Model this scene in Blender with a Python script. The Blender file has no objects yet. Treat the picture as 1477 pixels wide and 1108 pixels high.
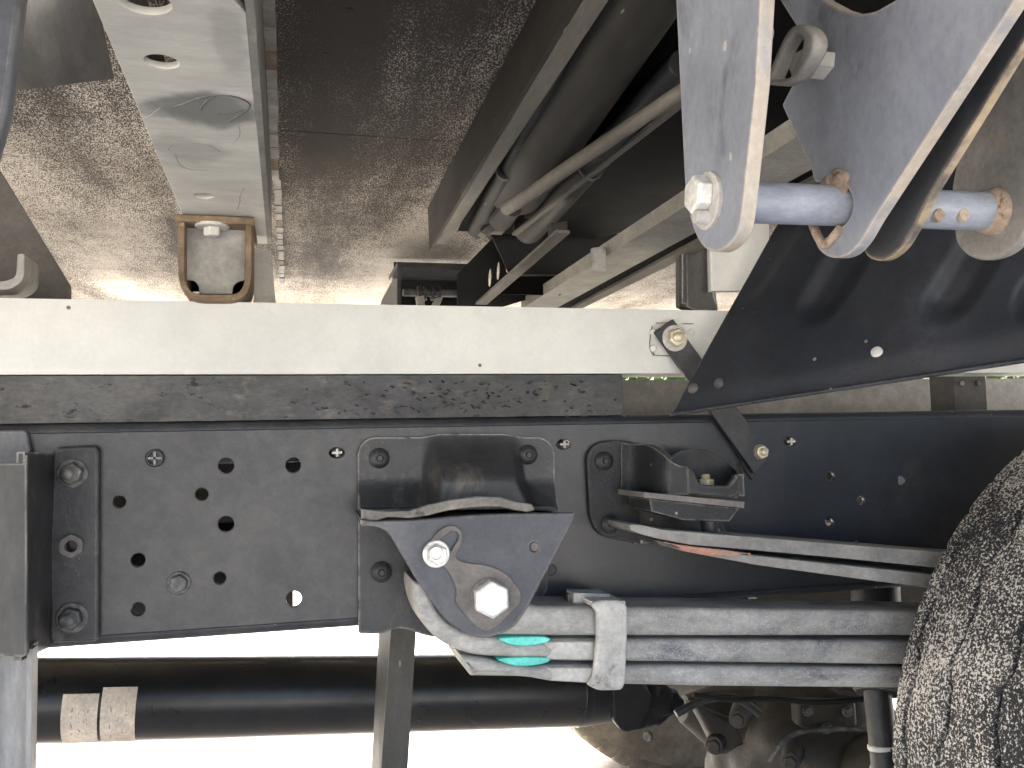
import bpy, bmesh, math, random
from mathutils import Vector, Matrix, Quaternion
from mathutils import noise as mnoise
random.seed(7)
S = bpy.context.scene
COL = S.collection
R_ = math.radians

# ------------------------------------------------------------------ camera
W0, H0, FPX = 1477.0, 1108.0, 1261.93
CXP, CYP = 738.5, 554.0
EYE = 0.74                                   # eye height above the ground
ROT = Matrix(((0.96913312, 0.00468794, -0.24649343),
              (-0.24549471, -0.07353352, -0.96660497),
              (-0.02265691, 0.99728173, -0.0701129)))
cd = bpy.data.cameras.new('camera'); cam = bpy.data.objects.new('camera', cd); COL.objects.link(cam)
cd.sensor_fit = 'HORIZONTAL'; cd.sensor_width = 36.0; cd.lens = 36.0 * FPX / W0
cd.clip_start = 0.01; cd.clip_end = 500
cam.matrix_world = Matrix.Translation((0, 0, EYE)) @ ROT.to_4x4()
S.camera = cam

# ------------------------------------------------------------------ world, sun, exposure
SUN_EL, SUN_AZ = R_(52), R_(-20)              # high sun beyond the far side of the truck
w = bpy.data.worlds.new('World'); S.world = w; w.use_nodes = True
nt = w.node_tree; nt.nodes.clear()
sky = nt.nodes.new('ShaderNodeTexSky'); sky.sky_type = 'NISHITA'; sky.sun_disc = False
sky.sun_elevation = SUN_EL; sky.sun_rotation = SUN_AZ; sky.dust_density = 6.0; sky.ozone_density = 0.3
bg = nt.nodes.new('ShaderNodeBackground'); bg.inputs['Strength'].default_value = 0.15
wo = nt.nodes.new('ShaderNodeOutputWorld')
nt.links.new(sky.outputs[0], bg.inputs[0]); nt.links.new(bg.outputs[0], wo.inputs[0])
sl = bpy.data.lights.new('sun', 'SUN'); sl.energy = 5.0; sl.angle = R_(0.5); sl.color = (1, 0.95, 0.87)
so = bpy.data.objects.new('sun', sl); COL.objects.link(so)
sdir = Vector((math.sin(SUN_AZ) * math.cos(SUN_EL), math.cos(SUN_AZ) * math.cos(SUN_EL), math.sin(SUN_EL)))
so.rotation_euler = sdir.to_track_quat('Z', 'Y').to_euler(); so.location = sdir * 20
S.view_settings.view_transform = 'Standard'; S.view_settings.look = 'None'
S.view_settings.gamma = 1; S.view_settings.exposure = 2.4
S.render.engine = 'CYCLES'
S.cycles.use_denoising = True
S.cycles.max_bounces = 8; S.cycles.diffuse_bounces = 6; S.cycles.glossy_bounces = 4
S.cycles.caustics_reflective = False; S.cycles.caustics_refractive = False
S.cycles.sample_clamp_indirect = 8

# ------------------------------------------------------------------ geometry of the place: points on known planes
def ray(px, py): return ROT @ Vector((px - CXP, CYP - py, -FPX))
def PY(px, py, y):
    d = ray(px, py); p = d * (y / d.y); return Vector((p.x, p.y, p.z + EYE))
def PX(px, py, x):
    d = ray(px, py); p = d * (x / d.x); return Vector((p.x, p.y, p.z + EYE))
def PZ(px, py, z):                            # z measured from eye height
    d = ray(px, py); p = d * (z / d.z); return Vector((p.x, p.y, p.z + EYE))
def proj(p):
    c = ROT.transposed() @ (Vector(p) - Vector((0, 0, EYE))); return (CXP - FPX * c.x / c.z, CYP + FPX * c.y / c.z)

# ------------------------------------------------------------------ materials
MATS = {}
def mat(name, c1, c2=None, scale=8.0, rough=0.5, metal=0.0, bump=0.15, c3=None, t3=0.62, s3=20.0,
        speck=None, ts=0.66, ss=250.0, stretch=(1, 1, 1), updust=None, bscale=None, edge=None, spec=0.5, det3=6.0, w3=0.06, bdist=0.002, fleck=None, cut=None, xdust_shade=None, mot=1.0, ws=0.05):
    if name in MATS: return MATS[name]
    m = bpy.data.materials.new(name); m.use_nodes = True; n = m.node_tree.nodes; L = m.node_tree.links
    b = n['Principled BSDF']
    def C(c): return (c[0], c[1], c[2], 1)
    geo = n.new('ShaderNodeTexCoord'); mp = n.new('ShaderNodeMapping'); L.new(geo.outputs['Object'], mp.inputs[0]); mp.inputs['Scale'].default_value = stretch
    oi = n.new('ShaderNodeObjectInfo'); sc_ = n.new('ShaderNodeVectorMath'); sc_.operation = 'SCALE'; L.new(oi.outputs['Random'], sc_.inputs['Scale']); sc_.inputs[0].default_value = (7, 5, 3)
    ad = n.new('ShaderNodeVectorMath'); ad.operation = 'ADD'; L.new(mp.outputs[0], ad.inputs[0]); L.new(sc_.outputs[0], ad.inputs[1])
    V = ad.outputs[0]
    def nz(scale, det=8, rg=0.62, dist=0.0):
        t = n.new('ShaderNodeTexNoise'); t.inputs['Scale'].default_value = scale; t.inputs['Detail'].default_value = det
        t.inputs['Roughness'].default_value = rg; t.inputs['Distortion'].default_value = dist; L.new(V, t.inputs['Vector']); return t.outputs['Fac']
    def ramp(f, a, bb):
        r = n.new('ShaderNodeMapRange'); r.interpolation_type = 'SMOOTHSTEP'; r.inputs[1].default_value = a; r.inputs[2].default_value = bb; L.new(f, r.inputs[0]); return r.outputs[0]
    def mix(f, a, bb):
        x = n.new('ShaderNodeMix'); x.data_type = 'RGBA'; L.new(f, x.inputs['Factor'])
        for i, v in ((6, a), (7, bb)):
            if isinstance(v, tuple): x.inputs[i].default_value = C(v)
            else: L.new(v, x.inputs[i])
        return x.outputs[2]
    def mul(a, k):
        x = n.new('ShaderNodeMath'); x.operation = 'MULTIPLY'; L.new(a, x.inputs[0])
        if isinstance(k, float): x.inputs[1].default_value = k
        else: L.new(k, x.inputs[1])
        return x.outputs[0]
    col = mix(ramp(nz(scale), 0.36, 0.66), c1, c2 or tuple(v * 1.5 for v in c1))
    if c3: col = mix(ramp(nz(s3, det3, 0.7, 0.4), t3, t3 + w3), col, c3)
    if updust:
        g = n.new('ShaderNodeNewGeometry'); sx = n.new('ShaderNodeSeparateXYZ'); L.new(g.outputs['Normal'], sx.inputs[0])
        col = mix(mul(ramp(sx.outputs['Z'], 0.1, 0.75), 0.85), col, updust)
    if speck: col = mix(ramp(nz(ss, 4, 0.7), ts, ts + ws), col, speck)
    if edge:                                        # wear on exposed edges
        be = n.new('ShaderNodeBevel'); be.samples = 4; be.inputs['Radius'].default_value = 0.003
        g2 = n.new('ShaderNodeNewGeometry'); dt = n.new('ShaderNodeVectorMath'); dt.operation = 'DOT_PRODUCT'
        L.new(be.outputs[0], dt.inputs[0]); L.new(g2.outputs['Normal'], dt.inputs[1])
        inv = n.new('ShaderNodeMath'); inv.operation = 'SUBTRACT'; inv.inputs[0].default_value = 1.0; L.new(dt.outputs['Value'], inv.inputs[1])
        col = mix(mul(ramp(inv.outputs[0], 0.010, 0.08), ramp(nz(60), 0.30, 0.55)), col, edge)
    if xdust_shade:                                       # dust caked on the pack up to the clip; on the rail also painted shade
        g4 = n.new('ShaderNodeNewGeometry'); s4 = n.new('ShaderNodeSeparateXYZ'); L.new(g4.outputs['Position'], s4.inputs[0])
        nn = n.new('ShaderNodeTexNoise'); nn.inputs['Scale'].default_value = xdust_shade[4] if len(xdust_shade) > 4 else 12; nn.inputs['Detail'].default_value = 7; L.new(g4.outputs['Position'], nn.inputs['Vector'])
        q4 = n.new('ShaderNodeMath'); q4.operation = 'MULTIPLY_ADD'; L.new(nn.outputs['Fac'], q4.inputs[0]); q4.inputs[1].default_value = xdust_shade[5] if len(xdust_shade) > 5 else 0.22; L.new(s4.outputs['X'], q4.inputs[2])
        r4 = n.new('ShaderNodeMapRange'); r4.interpolation_type = 'SMOOTHSTEP'; r4.inputs[1].default_value = xdust_shade[0] - 0.02; r4.inputs[2].default_value = xdust_shade[0] + (xdust_shade[3] if len(xdust_shade) > 3 else 0.05); r4.inputs[3].default_value = 0.85; r4.inputs[4].default_value = 0; L.new(q4.outputs[0], r4.inputs[0])
        col = mix(r4.outputs[0], col, mix(ramp(nz(70, 6, 0.7), 0.4, 0.6), xdust_shade[1], xdust_shade[2]))
    if cut:                                         # bare cut edges of a sheet whose faces look along X
        g3 = n.new('ShaderNodeNewGeometry'); s3_ = n.new('ShaderNodeSeparateXYZ'); L.new(g3.outputs['Normal'], s3_.inputs[0])
        ab = n.new('ShaderNodeMath'); ab.operation = 'ABSOLUTE'; L.new(s3_.outputs['X'], ab.inputs[0])
        iv = n.new('ShaderNodeMath'); iv.operation = 'SUBTRACT'; iv.inputs[0].default_value = 1.0; L.new(ab.outputs[0], iv.inputs[1])
        col = mix(mul(ramp(iv.outputs[0], 0.15, 0.5), ramp(nz(28, 6), 0.30, 0.55)), col, cut)
    if fleck:
        vo = n.new('ShaderNodeTexVoronoi'); vo.inputs['Scale'].default_value = 75; L.new(V, vo.inputs['Vector'])
        lt = n.new('ShaderNodeMath'); lt.operation = 'LESS_THAN'; L.new(vo.outputs['Distance'], lt.inputs[0]); sp = n.new('ShaderNodeSeparateColor'); L.new(vo.outputs['Color'], sp.inputs[0]); L.new(mul(mul(sp.outputs[1], sp.outputs[1]), 0.17), lt.inputs[1]); gt = n.new('ShaderNodeMath'); gt.operation = 'GREATER_THAN'; L.new(sp.outputs[0], gt.inputs[0]); gt.inputs[1].default_value = 0.80
        col = mix(mul(mul(lt.outputs[0], gt.outputs[0]), 0.8), col, fleck)
    if mot:
        def gray(f, lo, hi):
            q = n.new('ShaderNodeMapRange'); q.inputs[1].default_value = 0.3; q.inputs[2].default_value = 0.7; q.inputs[3].default_value = lo; q.inputs[4].default_value = hi; L.new(f, q.inputs[0]); return q.outputs[0]
        k = mul(mul(gray(nz(34, 8, 0.7), 1 - 0.26 * mot, 1 + 0.22 * mot), gray(nz(240, 4, 0.7), 1 - 0.16 * mot, 1 + 0.16 * mot)), gray(nz(3.1, 4), 1 - 0.15 * mot, 1 + 0.15 * mot))
        vm = n.new('ShaderNodeVectorMath'); vm.operation = 'SCALE'; L.new(col, vm.inputs[0]); L.new(k, vm.inputs['Scale']); col = vm.outputs[0]
    L.new(col, b.inputs['Base Color'])
    rr = n.new('ShaderNodeMapRange'); rr.inputs[3].default_value = max(rough - 0.12, 0.05); rr.inputs[4].default_value = min(rough + 0.15, 1); L.new(nz(scale * 3), rr.inputs[0]); L.new(rr.outputs[0], b.inputs['Roughness'])
    b.inputs['Metallic'].default_value = metal; b.inputs['Specular IOR Level'].default_value = spec
    if bump:
        bp = n.new('ShaderNodeBump'); bp.inputs['Strength'].default_value = bump; bp.inputs['Distance'].default_value = bdist
        L.new(nz(bscale or 180, 5, 0.65), bp.inputs['Height']); L.new(bp.outputs[0], b.inputs['Normal'])
    MATS[name] = m; return m

RAIL = mat('rail_paint', (0.013, 0.016, 0.023), (0.020, 0.024, 0.032), 5, 0.36, 0, 0.12, c3=(0.05, 0.048, 0.046), t3=0.57, s3=7, w3=0.22, speck=(0.3, 0.3, 0.3), ts=0.74, ss=220, xdust_shade=(0.42, (0.052, 0.050, 0.050), (0.031, 0.033, 0.037), 0.55, 4.5, 0.85), fleck=(0.5, 0.48, 0.45))  # dustier to the left, painted darker to the right for the shade there
BRK = mat('bracket_paint', (0.022, 0.023, 0.026), (0.044, 0.044, 0.046), 9, 0.45, 0, 0.25, c3=(0.15, 0.13, 0.11), t3=0.54, s3=11, w3=0.2, speck=(0.35, 0.33, 0.3), ts=0.70, ss=260, edge=(0.34, 0.32, 0.29), fleck=(0.45, 0.42, 0.38))
BRKL = mat('hanger_plate_paint', (0.060, 0.066, 0.080), (0.092, 0.095, 0.108), 8, 0.45, 0, 0.18, c3=(0.17, 0.155, 0.14), t3=0.55, s3=14, w3=0.2, edge=(0.36, 0.31, 0.26), fleck=(0.4, 0.38, 0.34))
CAST = mat('cast_black', (0.015, 0.016, 0.018), (0.034, 0.034, 0.035), 14, 0.5, 0, 0.7, speck=(0.16, 0.155, 0.15), ts=0.68, ss=300, bscale=320, updust=(0.07, 0.066, 0.06), edge=(0.20, 0.19, 0.175), fleck=(0.45, 0.43, 0.4))
RIVET = mat('rivet_black', (0.018, 0.019, 0.021), (0.035, 0.035, 0.036), 30, 0.45, 0, 0.3)
BLACK = mat('black_paint', (0.007, 0.008, 0.009), (0.014, 0.014, 0.015), 10, 0.5, 0, 0.15, speck=(0.15, 0.14, 0.13), ts=0.76, ss=200, spec=0.3)
SHAFT = mat('shaft_paint', (0.010, 0.010, 0.011), (0.018, 0.017, 0.016), 12, 0.30, 0, 0.06, speck=(0.15, 0.12, 0.1), ts=0.77, ss=120)
WHITE = mat('cream_paint', (0.53, 0.53, 0.50), (0.61, 0.61, 0.575), 4, 0.45, 0, 0.08, c3=(0.53, 0.48, 0.40), t3=0.64, s3=16, w3=0.12, speck=(0.28, 0.2, 0.12), ts=0.745, ss=130, stretch=(1, 1, 1), mot=0.22)
WHITEG = mat('cream_paint_dirty', (0.42, 0.405, 0.365), (0.54, 0.52, 0.47), 7, 0.45, 0, 0.1, c3=(0.22, 0.21, 0.19), t3=0.60, s3=11, w3=0.16, speck=(0.2, 0.14, 0.08), ts=0.72, ss=120, stretch=(0.7, 2.2, 1), mot=0.5)
GREYP = mat('grey_primer', (0.22, 0.215, 0.20), (0.34, 0.33, 0.30), 12, 0.55, 0, 0.15, c3=(0.28, 0.18, 0.09), t3=0.62, s3=22, w3=0.14)
RUST = mat('rusted_edge', (0.13, 0.085, 0.05), (0.21, 0.15, 0.095), 45, 0.75, 0, 0.4, c3=(0.30, 0.22, 0.12), t3=0.60, s3=50)
RUSTW = mat('rust_weld', (0.30, 0.215, 0.15), (0.40, 0.31, 0.235), 60, 0.8, 0, 0.8, c3=(0.18, 0.10, 0.055), t3=0.56, s3=80)
RUBBER = mat('aged_spacer', (0.062, 0.063, 0.066), (0.085, 0.084, 0.083), 11, 0.75, 0, 0.4, c3=(0.13, 0.118, 0.105), t3=0.52, s3=60, w3=0.2, speck=(0.02, 0.02, 0.02), ts=0.62, ss=90, stretch=(0.6, 1, 1.2), mot=1.4)
LEAF = mat('spring_steel', (0.25, 0.245, 0.235), (0.40, 0.39, 0.37), 14, 0.5, 0.1, 0.35, c3=(0.085, 0.09, 0.115), t3=0.52, s3=8, w3=0.14, speck=(0.50, 0.48, 0.45), ts=0.52, ss=700, ws=0.16, stretch=(0.6, 1, 1), xdust_shade=(0.42, (0.44, 0.425, 0.39), (0.33, 0.315, 0.29)))
LEAFD = mat('spring_steel_dusty', (0.42, 0.405, 0.375), (0.53, 0.51, 0.47), 18, 0.75, 0, 0.3, c3=(0.24, 0.22, 0.20), t3=0.60, s3=24, w3=0.12, speck=(0.16, 0.13, 0.10), ts=0.68, ss=160)
HLEAF = mat('helper_leaf', (0.23, 0.22, 0.205), (0.33, 0.315, 0.29), 16, 0.65, 0, 0.3, c3=(0.33, 0.30, 0.26), t3=0.6, s3=30, w3=0.12, updust=(0.4, 0.37, 0.33))
ORANGE = mat('helper_leaf_orange', (0.42, 0.19, 0.13), (0.42, 0.26, 0.20), 30, 0.7, 0, 0.3, c3=(0.22, 0.2, 0.18), t3=0.55, s3=60, w3=0.1)
ZINC = mat('zinc_bolt', (0.70, 0.69, 0.65), (0.80, 0.79, 0.74), 60, 0.38, 0.35, 0.15, c3=(0.42, 0.38, 0.3), t3=0.64, s3=120)
ZINCY = mat('yellow_zinc', (0.60, 0.53, 0.36), (0.70, 0.64, 0.48), 60, 0.42, 0.4, 0.2, c3=(0.3, 0.24, 0.14), t3=0.62, s3=120)
DBOLT = mat('dark_bolt', (0.06, 0.06, 0.06), (0.17, 0.165, 0.16), 70, 0.45, 0.3, 0.4, c3=(0.3, 0.29, 0.28), t3=0.62, s3=120)
TEAL = mat('teal_pad', (0.10, 0.66, 0.56), (0.18, 0.76, 0.65), 20, 0.5, 0, 0.1, c3=(0.3, 0.5, 0.42), t3=0.62, s3=60, w3=0.12)
DUSTPL = mat('adjuster_plate', (0.15, 0.135, 0.125), (0.20, 0.18, 0.165), 22, 0.7, 0, 0.3, c3=(0.24, 0.20, 0.17), t3=0.58, s3=40, w3=0.15)
LINK = mat('link_paint', (0.20, 0.215, 0.255), (0.265, 0.28, 0.315), 5, 0.45, 0.0, 0.12, c3=(0.085, 0.095, 0.12), t3=0.52, s3=11, w3=0.16, edge=(0.46, 0.38, 0.30), cut=(0.40, 0.345, 0.28), stretch=(1, 1, 0.7), mot=0.7, fleck=(0.5, 0.46, 0.4))
LINKR = mat('rod_paint', (0.22, 0.235, 0.28), (0.28, 0.295, 0.335), 9, 0.42, 0.0, 0.12, c3=(0.38, 0.32, 0.26), t3=0.62, s3=22, w3=0.14, stretch=(0.5, 1, 1))
LINKD = mat('link_dark', (0.030, 0.032, 0.036), (0.055, 0.055, 0.058), 9, 0.45, 0.0, 0.12, c3=(0.18, 0.14, 0.10), t3=0.62, s3=16, w3=0.15, edge=(0.5, 0.38, 0.25), cut=(0.36, 0.28, 0.18))
DISC = mat('link_disc', (0.20, 0.19, 0.175), (0.27, 0.25, 0.225), 16, 0.6, 0.0, 0.15, c3=(0.3, 0.22, 0.15), t3=0.6, s3=30, w3=0.15)
GUARD = mat('mudguard_plastic', (0.015, 0.018, 0.025), (0.026, 0.029, 0.037), 6, 0.58, 0, 0.15, spec=0.4, c3=(0.055, 0.06, 0.07), t3=0.54, s3=6, w3=0.3, speck=(0.25, 0.25, 0.25), ts=0.76, ss=200, fleck=(0.3, 0.3, 0.3), edge=(0.2, 0.2, 0.2))
TAN = mat('dusty_member', (0.085, 0.076, 0.062), (0.13, 0.117, 0.095), 12, 0.6, 0, 0.2, c3=(0.065, 0.058, 0.048), t3=0.56, s3=14, w3=0.15, stretch=(2, 0.4, 1))
BROWN = mat('dark_dusty_member', (0.020, 0.018, 0.016), (0.032, 0.029, 0.024), 10, 0.55, 0, 0.15, spec=0.25, c3=(0.075, 0.066, 0.054), t3=0.60, s3=12, w3=0.15, stretch=(2, 0.4, 1), fleck=(0.2, 0.18, 0.15))
SOOT_SHADE = mat('soot_shade_sheet', (0.004, 0.004, 0.004), (0.008, 0.0075, 0.007), 8, 0.85, 0, 0.1, spec=0.08)  # near-black for sooty parts and for deep shade put in as colour
AXLE = mat('oily_casting', (0.022, 0.018, 0.013), (0.045, 0.037, 0.027), 9, 0.6, 0, 0.5, c3=(0.12, 0.10, 0.075), t3=0.60, s3=13, w3=0.15)
LABEL = mat('sticker_paper', (0.56, 0.47, 0.38), (0.64, 0.55, 0.45), 30, 0.6, 0, 0.05, c3=(0.42, 0.33, 0.25), t3=0.66, s3=60)
INK = mat('ink', (0.22, 0.19, 0.16), (0.30, 0.26, 0.22), 30, 0.6, 0, 0)
SCRIB = mat('marker_ink', (0.07, 0.07, 0.065), (0.13, 0.13, 0.12), 60, 0.6, 0, 0)
SMEAR = mat('grease_smear', (0.20, 0.20, 0.18), (0.27, 0.27, 0.245), 30, 0.5, 0, 0.05)
FLNG = mat('dusty_flange', (0.058, 0.056, 0.054), (0.095, 0.09, 0.08), 10, 0.55, 0, 0.2, c3=(0.19, 0.16, 0.12), t3=0.55, s3=14, w3=0.2, edge=(0.33, 0.30, 0.26), stretch=(1, 1, 0.4), fleck=(0.4, 0.36, 0.3))
POST = mat('grey_post', (0.24, 0.235, 0.23), (0.31, 0.30, 0.29), 8, 0.5, 0, 0.15, c3=(0.24, 0.225, 0.20), t3=0.56, s3=14, w3=0.2, stretch=(1, 1, 0.3))
STRAP = mat('strap_steel', (0.05, 0.046, 0.038), (0.07, 0.065, 0.054), 14, 0.6, 0, 0.2, stretch=(1, 1, 0.4), fleck=(0.2, 0.18, 0.15))

def deck_mat():
    m = bpy.data.materials.new('weathered_plywood'); m.use_nodes = True; n = m.node_tree.nodes; L = m.node_tree.links; b = n['Principled BSDF']
    g = n.new('ShaderNodeNewGeometry'); mp = n.new('ShaderNodeMapping'); L.new(g.outputs['Position'], mp.inputs[0])
    mp.inputs['Rotation'].default_value = (0, 0, R_(8)); mp.inputs['Scale'].default_value = (1, 0.34, 1)
    def nz(v, s, d=6, r=0.65):
        t = n.new('ShaderNodeTexNoise'); t.inputs['Scale'].default_value = s; t.inputs['Detail'].default_value = d; t.inputs['Roughness'].default_value = r; L.new(v, t.inputs['Vector']); return t.outputs['Fac']
    def ramp(f, a, bb):
        r = n.new('ShaderNodeMapRange'); r.interpolation_type = 'SMOOTHSTEP'; r.inputs[1].default_value = a; r.inputs[2].default_value = bb; L.new(f, r.inputs[0]); return r.outputs[0]
    def mix(f, a, bb):
        x = n.new('ShaderNodeMix'); x.data_type = 'RGBA'; L.new(f, x.inputs['Factor'])
        for i, v in ((6, a), (7, bb)):
            if isinstance(v, tuple): x.inputs[i].default_value = (*v, 1)
            else: L.new(v, x.inputs[i])
        return x.outputs[2]
    fine = nz(mp.outputs[0], 820, 2, 0.8); mid = nz(g.outputs['Position'], 26, 6); big = nz(g.outputs['Position'], 4.5, 4)
    c = mix(ramp(big, 0.35, 0.65), (0.38, 0.345, 0.30), (0.53, 0.485, 0.425))
    mp2 = n.new('ShaderNodeMapping'); L.new(g.outputs['Position'], mp2.inputs[0]); mp2.inputs['Scale'].default_value = (6, 1.1, 1); mp2.inputs['Rotation'].default_value = (0, 0, R_(-12))
    st = nz(mp2.outputs[0], 1.0, 5, 0.6)                # long soot streaks
    def ma(a_, k, c_):
        x = n.new('ShaderNodeMath'); x.operation = 'MULTIPLY_ADD'; L.new(a_, x.inputs[0]); x.inputs[1].default_value = k
        if isinstance(c_, float): x.inputs[2].default_value = c_
        else: L.new(c_, x.inputs[2])
        return x.outputs[0]
    f2 = nz(mp.outputs[0], 230, 4, 0.75)
    # weaker bounce light on the near boards, painted in as a dark patch
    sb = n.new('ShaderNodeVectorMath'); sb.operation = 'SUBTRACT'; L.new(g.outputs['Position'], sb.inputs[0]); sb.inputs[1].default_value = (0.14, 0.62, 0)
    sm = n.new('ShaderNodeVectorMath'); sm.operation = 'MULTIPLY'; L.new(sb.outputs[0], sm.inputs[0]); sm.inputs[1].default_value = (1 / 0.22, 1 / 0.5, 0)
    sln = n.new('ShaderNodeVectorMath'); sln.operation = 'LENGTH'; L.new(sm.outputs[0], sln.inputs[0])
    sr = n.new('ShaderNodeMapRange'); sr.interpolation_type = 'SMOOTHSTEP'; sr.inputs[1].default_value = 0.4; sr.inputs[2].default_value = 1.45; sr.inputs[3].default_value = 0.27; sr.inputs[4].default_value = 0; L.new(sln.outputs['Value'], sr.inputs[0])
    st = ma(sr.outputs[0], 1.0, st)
    s2 = n.new('ShaderNodeVectorMath'); s2.operation = 'SUBTRACT'; L.new(g.outputs['Position'], s2.inputs[0]); s2.inputs[1].default_value = (-0.22, 0.52, 0)  # second patch of painted-in dimness, at the near left
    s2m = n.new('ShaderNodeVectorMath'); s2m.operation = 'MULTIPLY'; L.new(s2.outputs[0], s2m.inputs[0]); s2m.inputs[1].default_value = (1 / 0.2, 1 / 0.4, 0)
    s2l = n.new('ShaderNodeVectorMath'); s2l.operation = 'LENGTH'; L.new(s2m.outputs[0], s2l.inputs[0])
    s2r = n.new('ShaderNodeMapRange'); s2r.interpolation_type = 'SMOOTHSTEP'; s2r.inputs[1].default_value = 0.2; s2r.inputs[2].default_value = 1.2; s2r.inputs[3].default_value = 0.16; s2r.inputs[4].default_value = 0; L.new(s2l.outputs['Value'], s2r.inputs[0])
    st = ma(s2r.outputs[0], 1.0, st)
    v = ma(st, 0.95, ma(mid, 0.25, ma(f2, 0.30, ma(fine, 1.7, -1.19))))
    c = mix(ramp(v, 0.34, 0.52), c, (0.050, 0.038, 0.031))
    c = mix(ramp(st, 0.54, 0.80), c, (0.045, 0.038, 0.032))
    flk = n.new('ShaderNodeMapping'); L.new(g.outputs['Position'], flk.inputs[0]); flk.inputs['Scale'].default_value = (1, 2.5, 1)
    c = mix(ramp(nz(flk.outputs[0], 55, 2, 0.5), 0.73, 0.75), c, (0.02, 0.015, 0.013))
    L.new(c, b.inputs['Base Color']); b.inputs['Roughness'].default_value = 0.85; b.inputs['Specular IOR Level'].default_value = 0.2
    bp = n.new('ShaderNodeBump'); bp.inputs['Strength'].default_value = 0.5; bp.inputs['Distance'].default_value = 0.0015; L.new(fine, bp.inputs['Height']); L.new(bp.outputs[0], b.inputs['Normal'])
    return m
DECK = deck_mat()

def tyre_mat():
    m = bpy.data.materials.new('worn_tyre'); m.use_nodes = True; n = m.node_tree.nodes; L = m.node_tree.links; b = n['Principled BSDF']
    g = n.new('ShaderNodeNewGeometry')
    def nz(s, d=4, r=0.6):
        t = n.new('ShaderNodeTexNoise'); t.inputs['Scale'].default_value = s; t.inputs['Detail'].default_value = d; t.inputs['Roughness'].default_value = r; L.new(g.outputs['Position'], t.inputs['Vector']); return t.outputs['Fac']
    def ramp(f, a, bb):
        r = n.new('ShaderNodeMapRange'); r.interpolation_type = 'SMOOTHSTEP'; r.inputs[1].default_value = a; r.inputs[2].default_value = bb; L.new(f, r.inputs[0]); return r.outputs[0]
    def mix(f, a, bb):
        x = n.new('ShaderNodeMix'); x.data_type = 'RGBA'; L.new(f, x.inputs['Factor'])
        for i, v in ((6, a), (7, bb)):
            if isinstance(v, tuple): x.inputs[i].default_value = (*v, 1)
            else: L.new(v, x.inputs[i])
        return x.outputs[2]
    fine = nz(380, 3, 0.75); mid = nz(9, 5); 
    ml = n.new('ShaderNodeMath'); ml.operation = 'MULTIPLY_ADD'; L.new(mid, ml.inputs[0]); ml.inputs[1].default_value = 0.35; L.new(fine, ml.inputs[2])
    c = mix(ramp(mid, 0.35, 0.65), (0.018, 0.018, 0.020), (0.055, 0.052, 0.049))
    c = mix(ramp(ml.outputs[0], 0.685, 0.745), c, (0.74, 0.69, 0.62))
    at = n.new('ShaderNodeAttribute'); at.attribute_name = 'groove'
    c = mix(at.outputs['Fac'], c, (0.012, 0.011, 0.010))
    L.new(c, b.inputs['Base Color']); b.inputs['Roughness'].default_value = 0.8
    bp = n.new('ShaderNodeBump'); bp.inputs['Strength'].default_value = 0.5; bp.inputs['Distance'].default_value = 0.002; L.new(fine, bp.inputs['Height']); L.new(bp.outputs[0], b.inputs['Normal'])
    return m
TYRE = tyre_mat()
CONC = mat('pale_concrete', (0.56, 0.54, 0.50), (0.64, 0.62, 0.575), 1.5, 0.85, 0, 0.3, c3=(0.42, 0.40, 0.37), t3=0.6, s3=4, w3=0.1, speck=(0.3, 0.29, 0.27), ts=0.66, ss=90, bscale=90)
HEDGE = mat('hedge_leaves', (0.05, 0.10, 0.02), (0.10, 0.18, 0.035), 3, 0.6, 0, 0.2)

# ------------------------------------------------------------------ object helpers
WR = {}
WL = {}                                        # world location of each object
def thing(name, label, cat, loc, group=None):
    o = bpy.data.objects.new(name, None); COL.objects.link(o); o.empty_display_size = 0.05
    o.location = loc; WL[o] = Vector(loc); o['label'] = label; o['category'] = cat
    if group: o['group'] = group
    return o
def finish(name, me, m, parent, loc=None, smooth=35, label=None):
    """me has world-space vertices; move the origin to the middle of the mesh and link it"""
    if loc is None:
        vs = [v.co for v in me.vertices]
        lo = Vector((min(v.x for v in vs), min(v.y for v in vs), min(v.z for v in vs))); hi = Vector((max(v.x for v in vs), max(v.y for v in vs), max(v.z for v in vs)))
        loc = (lo + hi) / 2; me.transform(Matrix.Translation(-loc))
    me.materials.clear(); me.materials.append(m)
    if smooth:
        me.polygons.foreach_set('use_smooth', [True] * len(me.polygons)); me.set_sharp_from_angle(angle=R_(smooth))
    o = bpy.data.objects.new(name, me); COL.objects.link(o); WL[o] = Vector(loc)
    if parent:
        o.parent = parent; o.location = Vector(loc) - WL[parent]
        if parent in WR:
            qi = WR[parent].inverted(); o.location = qi @ o.location; o.rotation_mode = 'QUATERNION'; o.rotation_quaternion = qi
    else: o.location = loc
    if label: o['label'] = label
    return o
def inst(name, me, loc, rot, parent, scale=1.0):
    o = bpy.data.objects.new(name, me); COL.objects.link(o); WL[o] = Vector(loc)
    o.parent = parent; o.location = Vector(loc) - WL[parent]; o.rotation_mode = 'QUATERNION'; o.rotation_quaternion = rot; WR[o] = rot.copy()
    if parent in WR: qi = WR[parent].inverted(); o.location = qi @ o.location; o.rotation_quaternion = qi @ rot
    o.scale = (scale,) * 3; return o
def bmfin(name, bm, m, parent, smooth=35, bevel=0, seg=2, label=None, normals=True):
    if bevel: bmesh.ops.bevel(bm, geom=[e for e in bm.edges if len(e.link_faces) == 2 and e.calc_face_angle(0) > 0.5], offset=bevel, segments=seg, affect='EDGES', profile=0.5)
    if normals: bmesh.ops.recalc_face_normals(bm, faces=bm.faces)
    me = bpy.data.meshes.new(name); bm.to_mesh(me); bm.free()
    return finish(name, me, m, parent, smooth=smooth, label=label)
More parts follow.
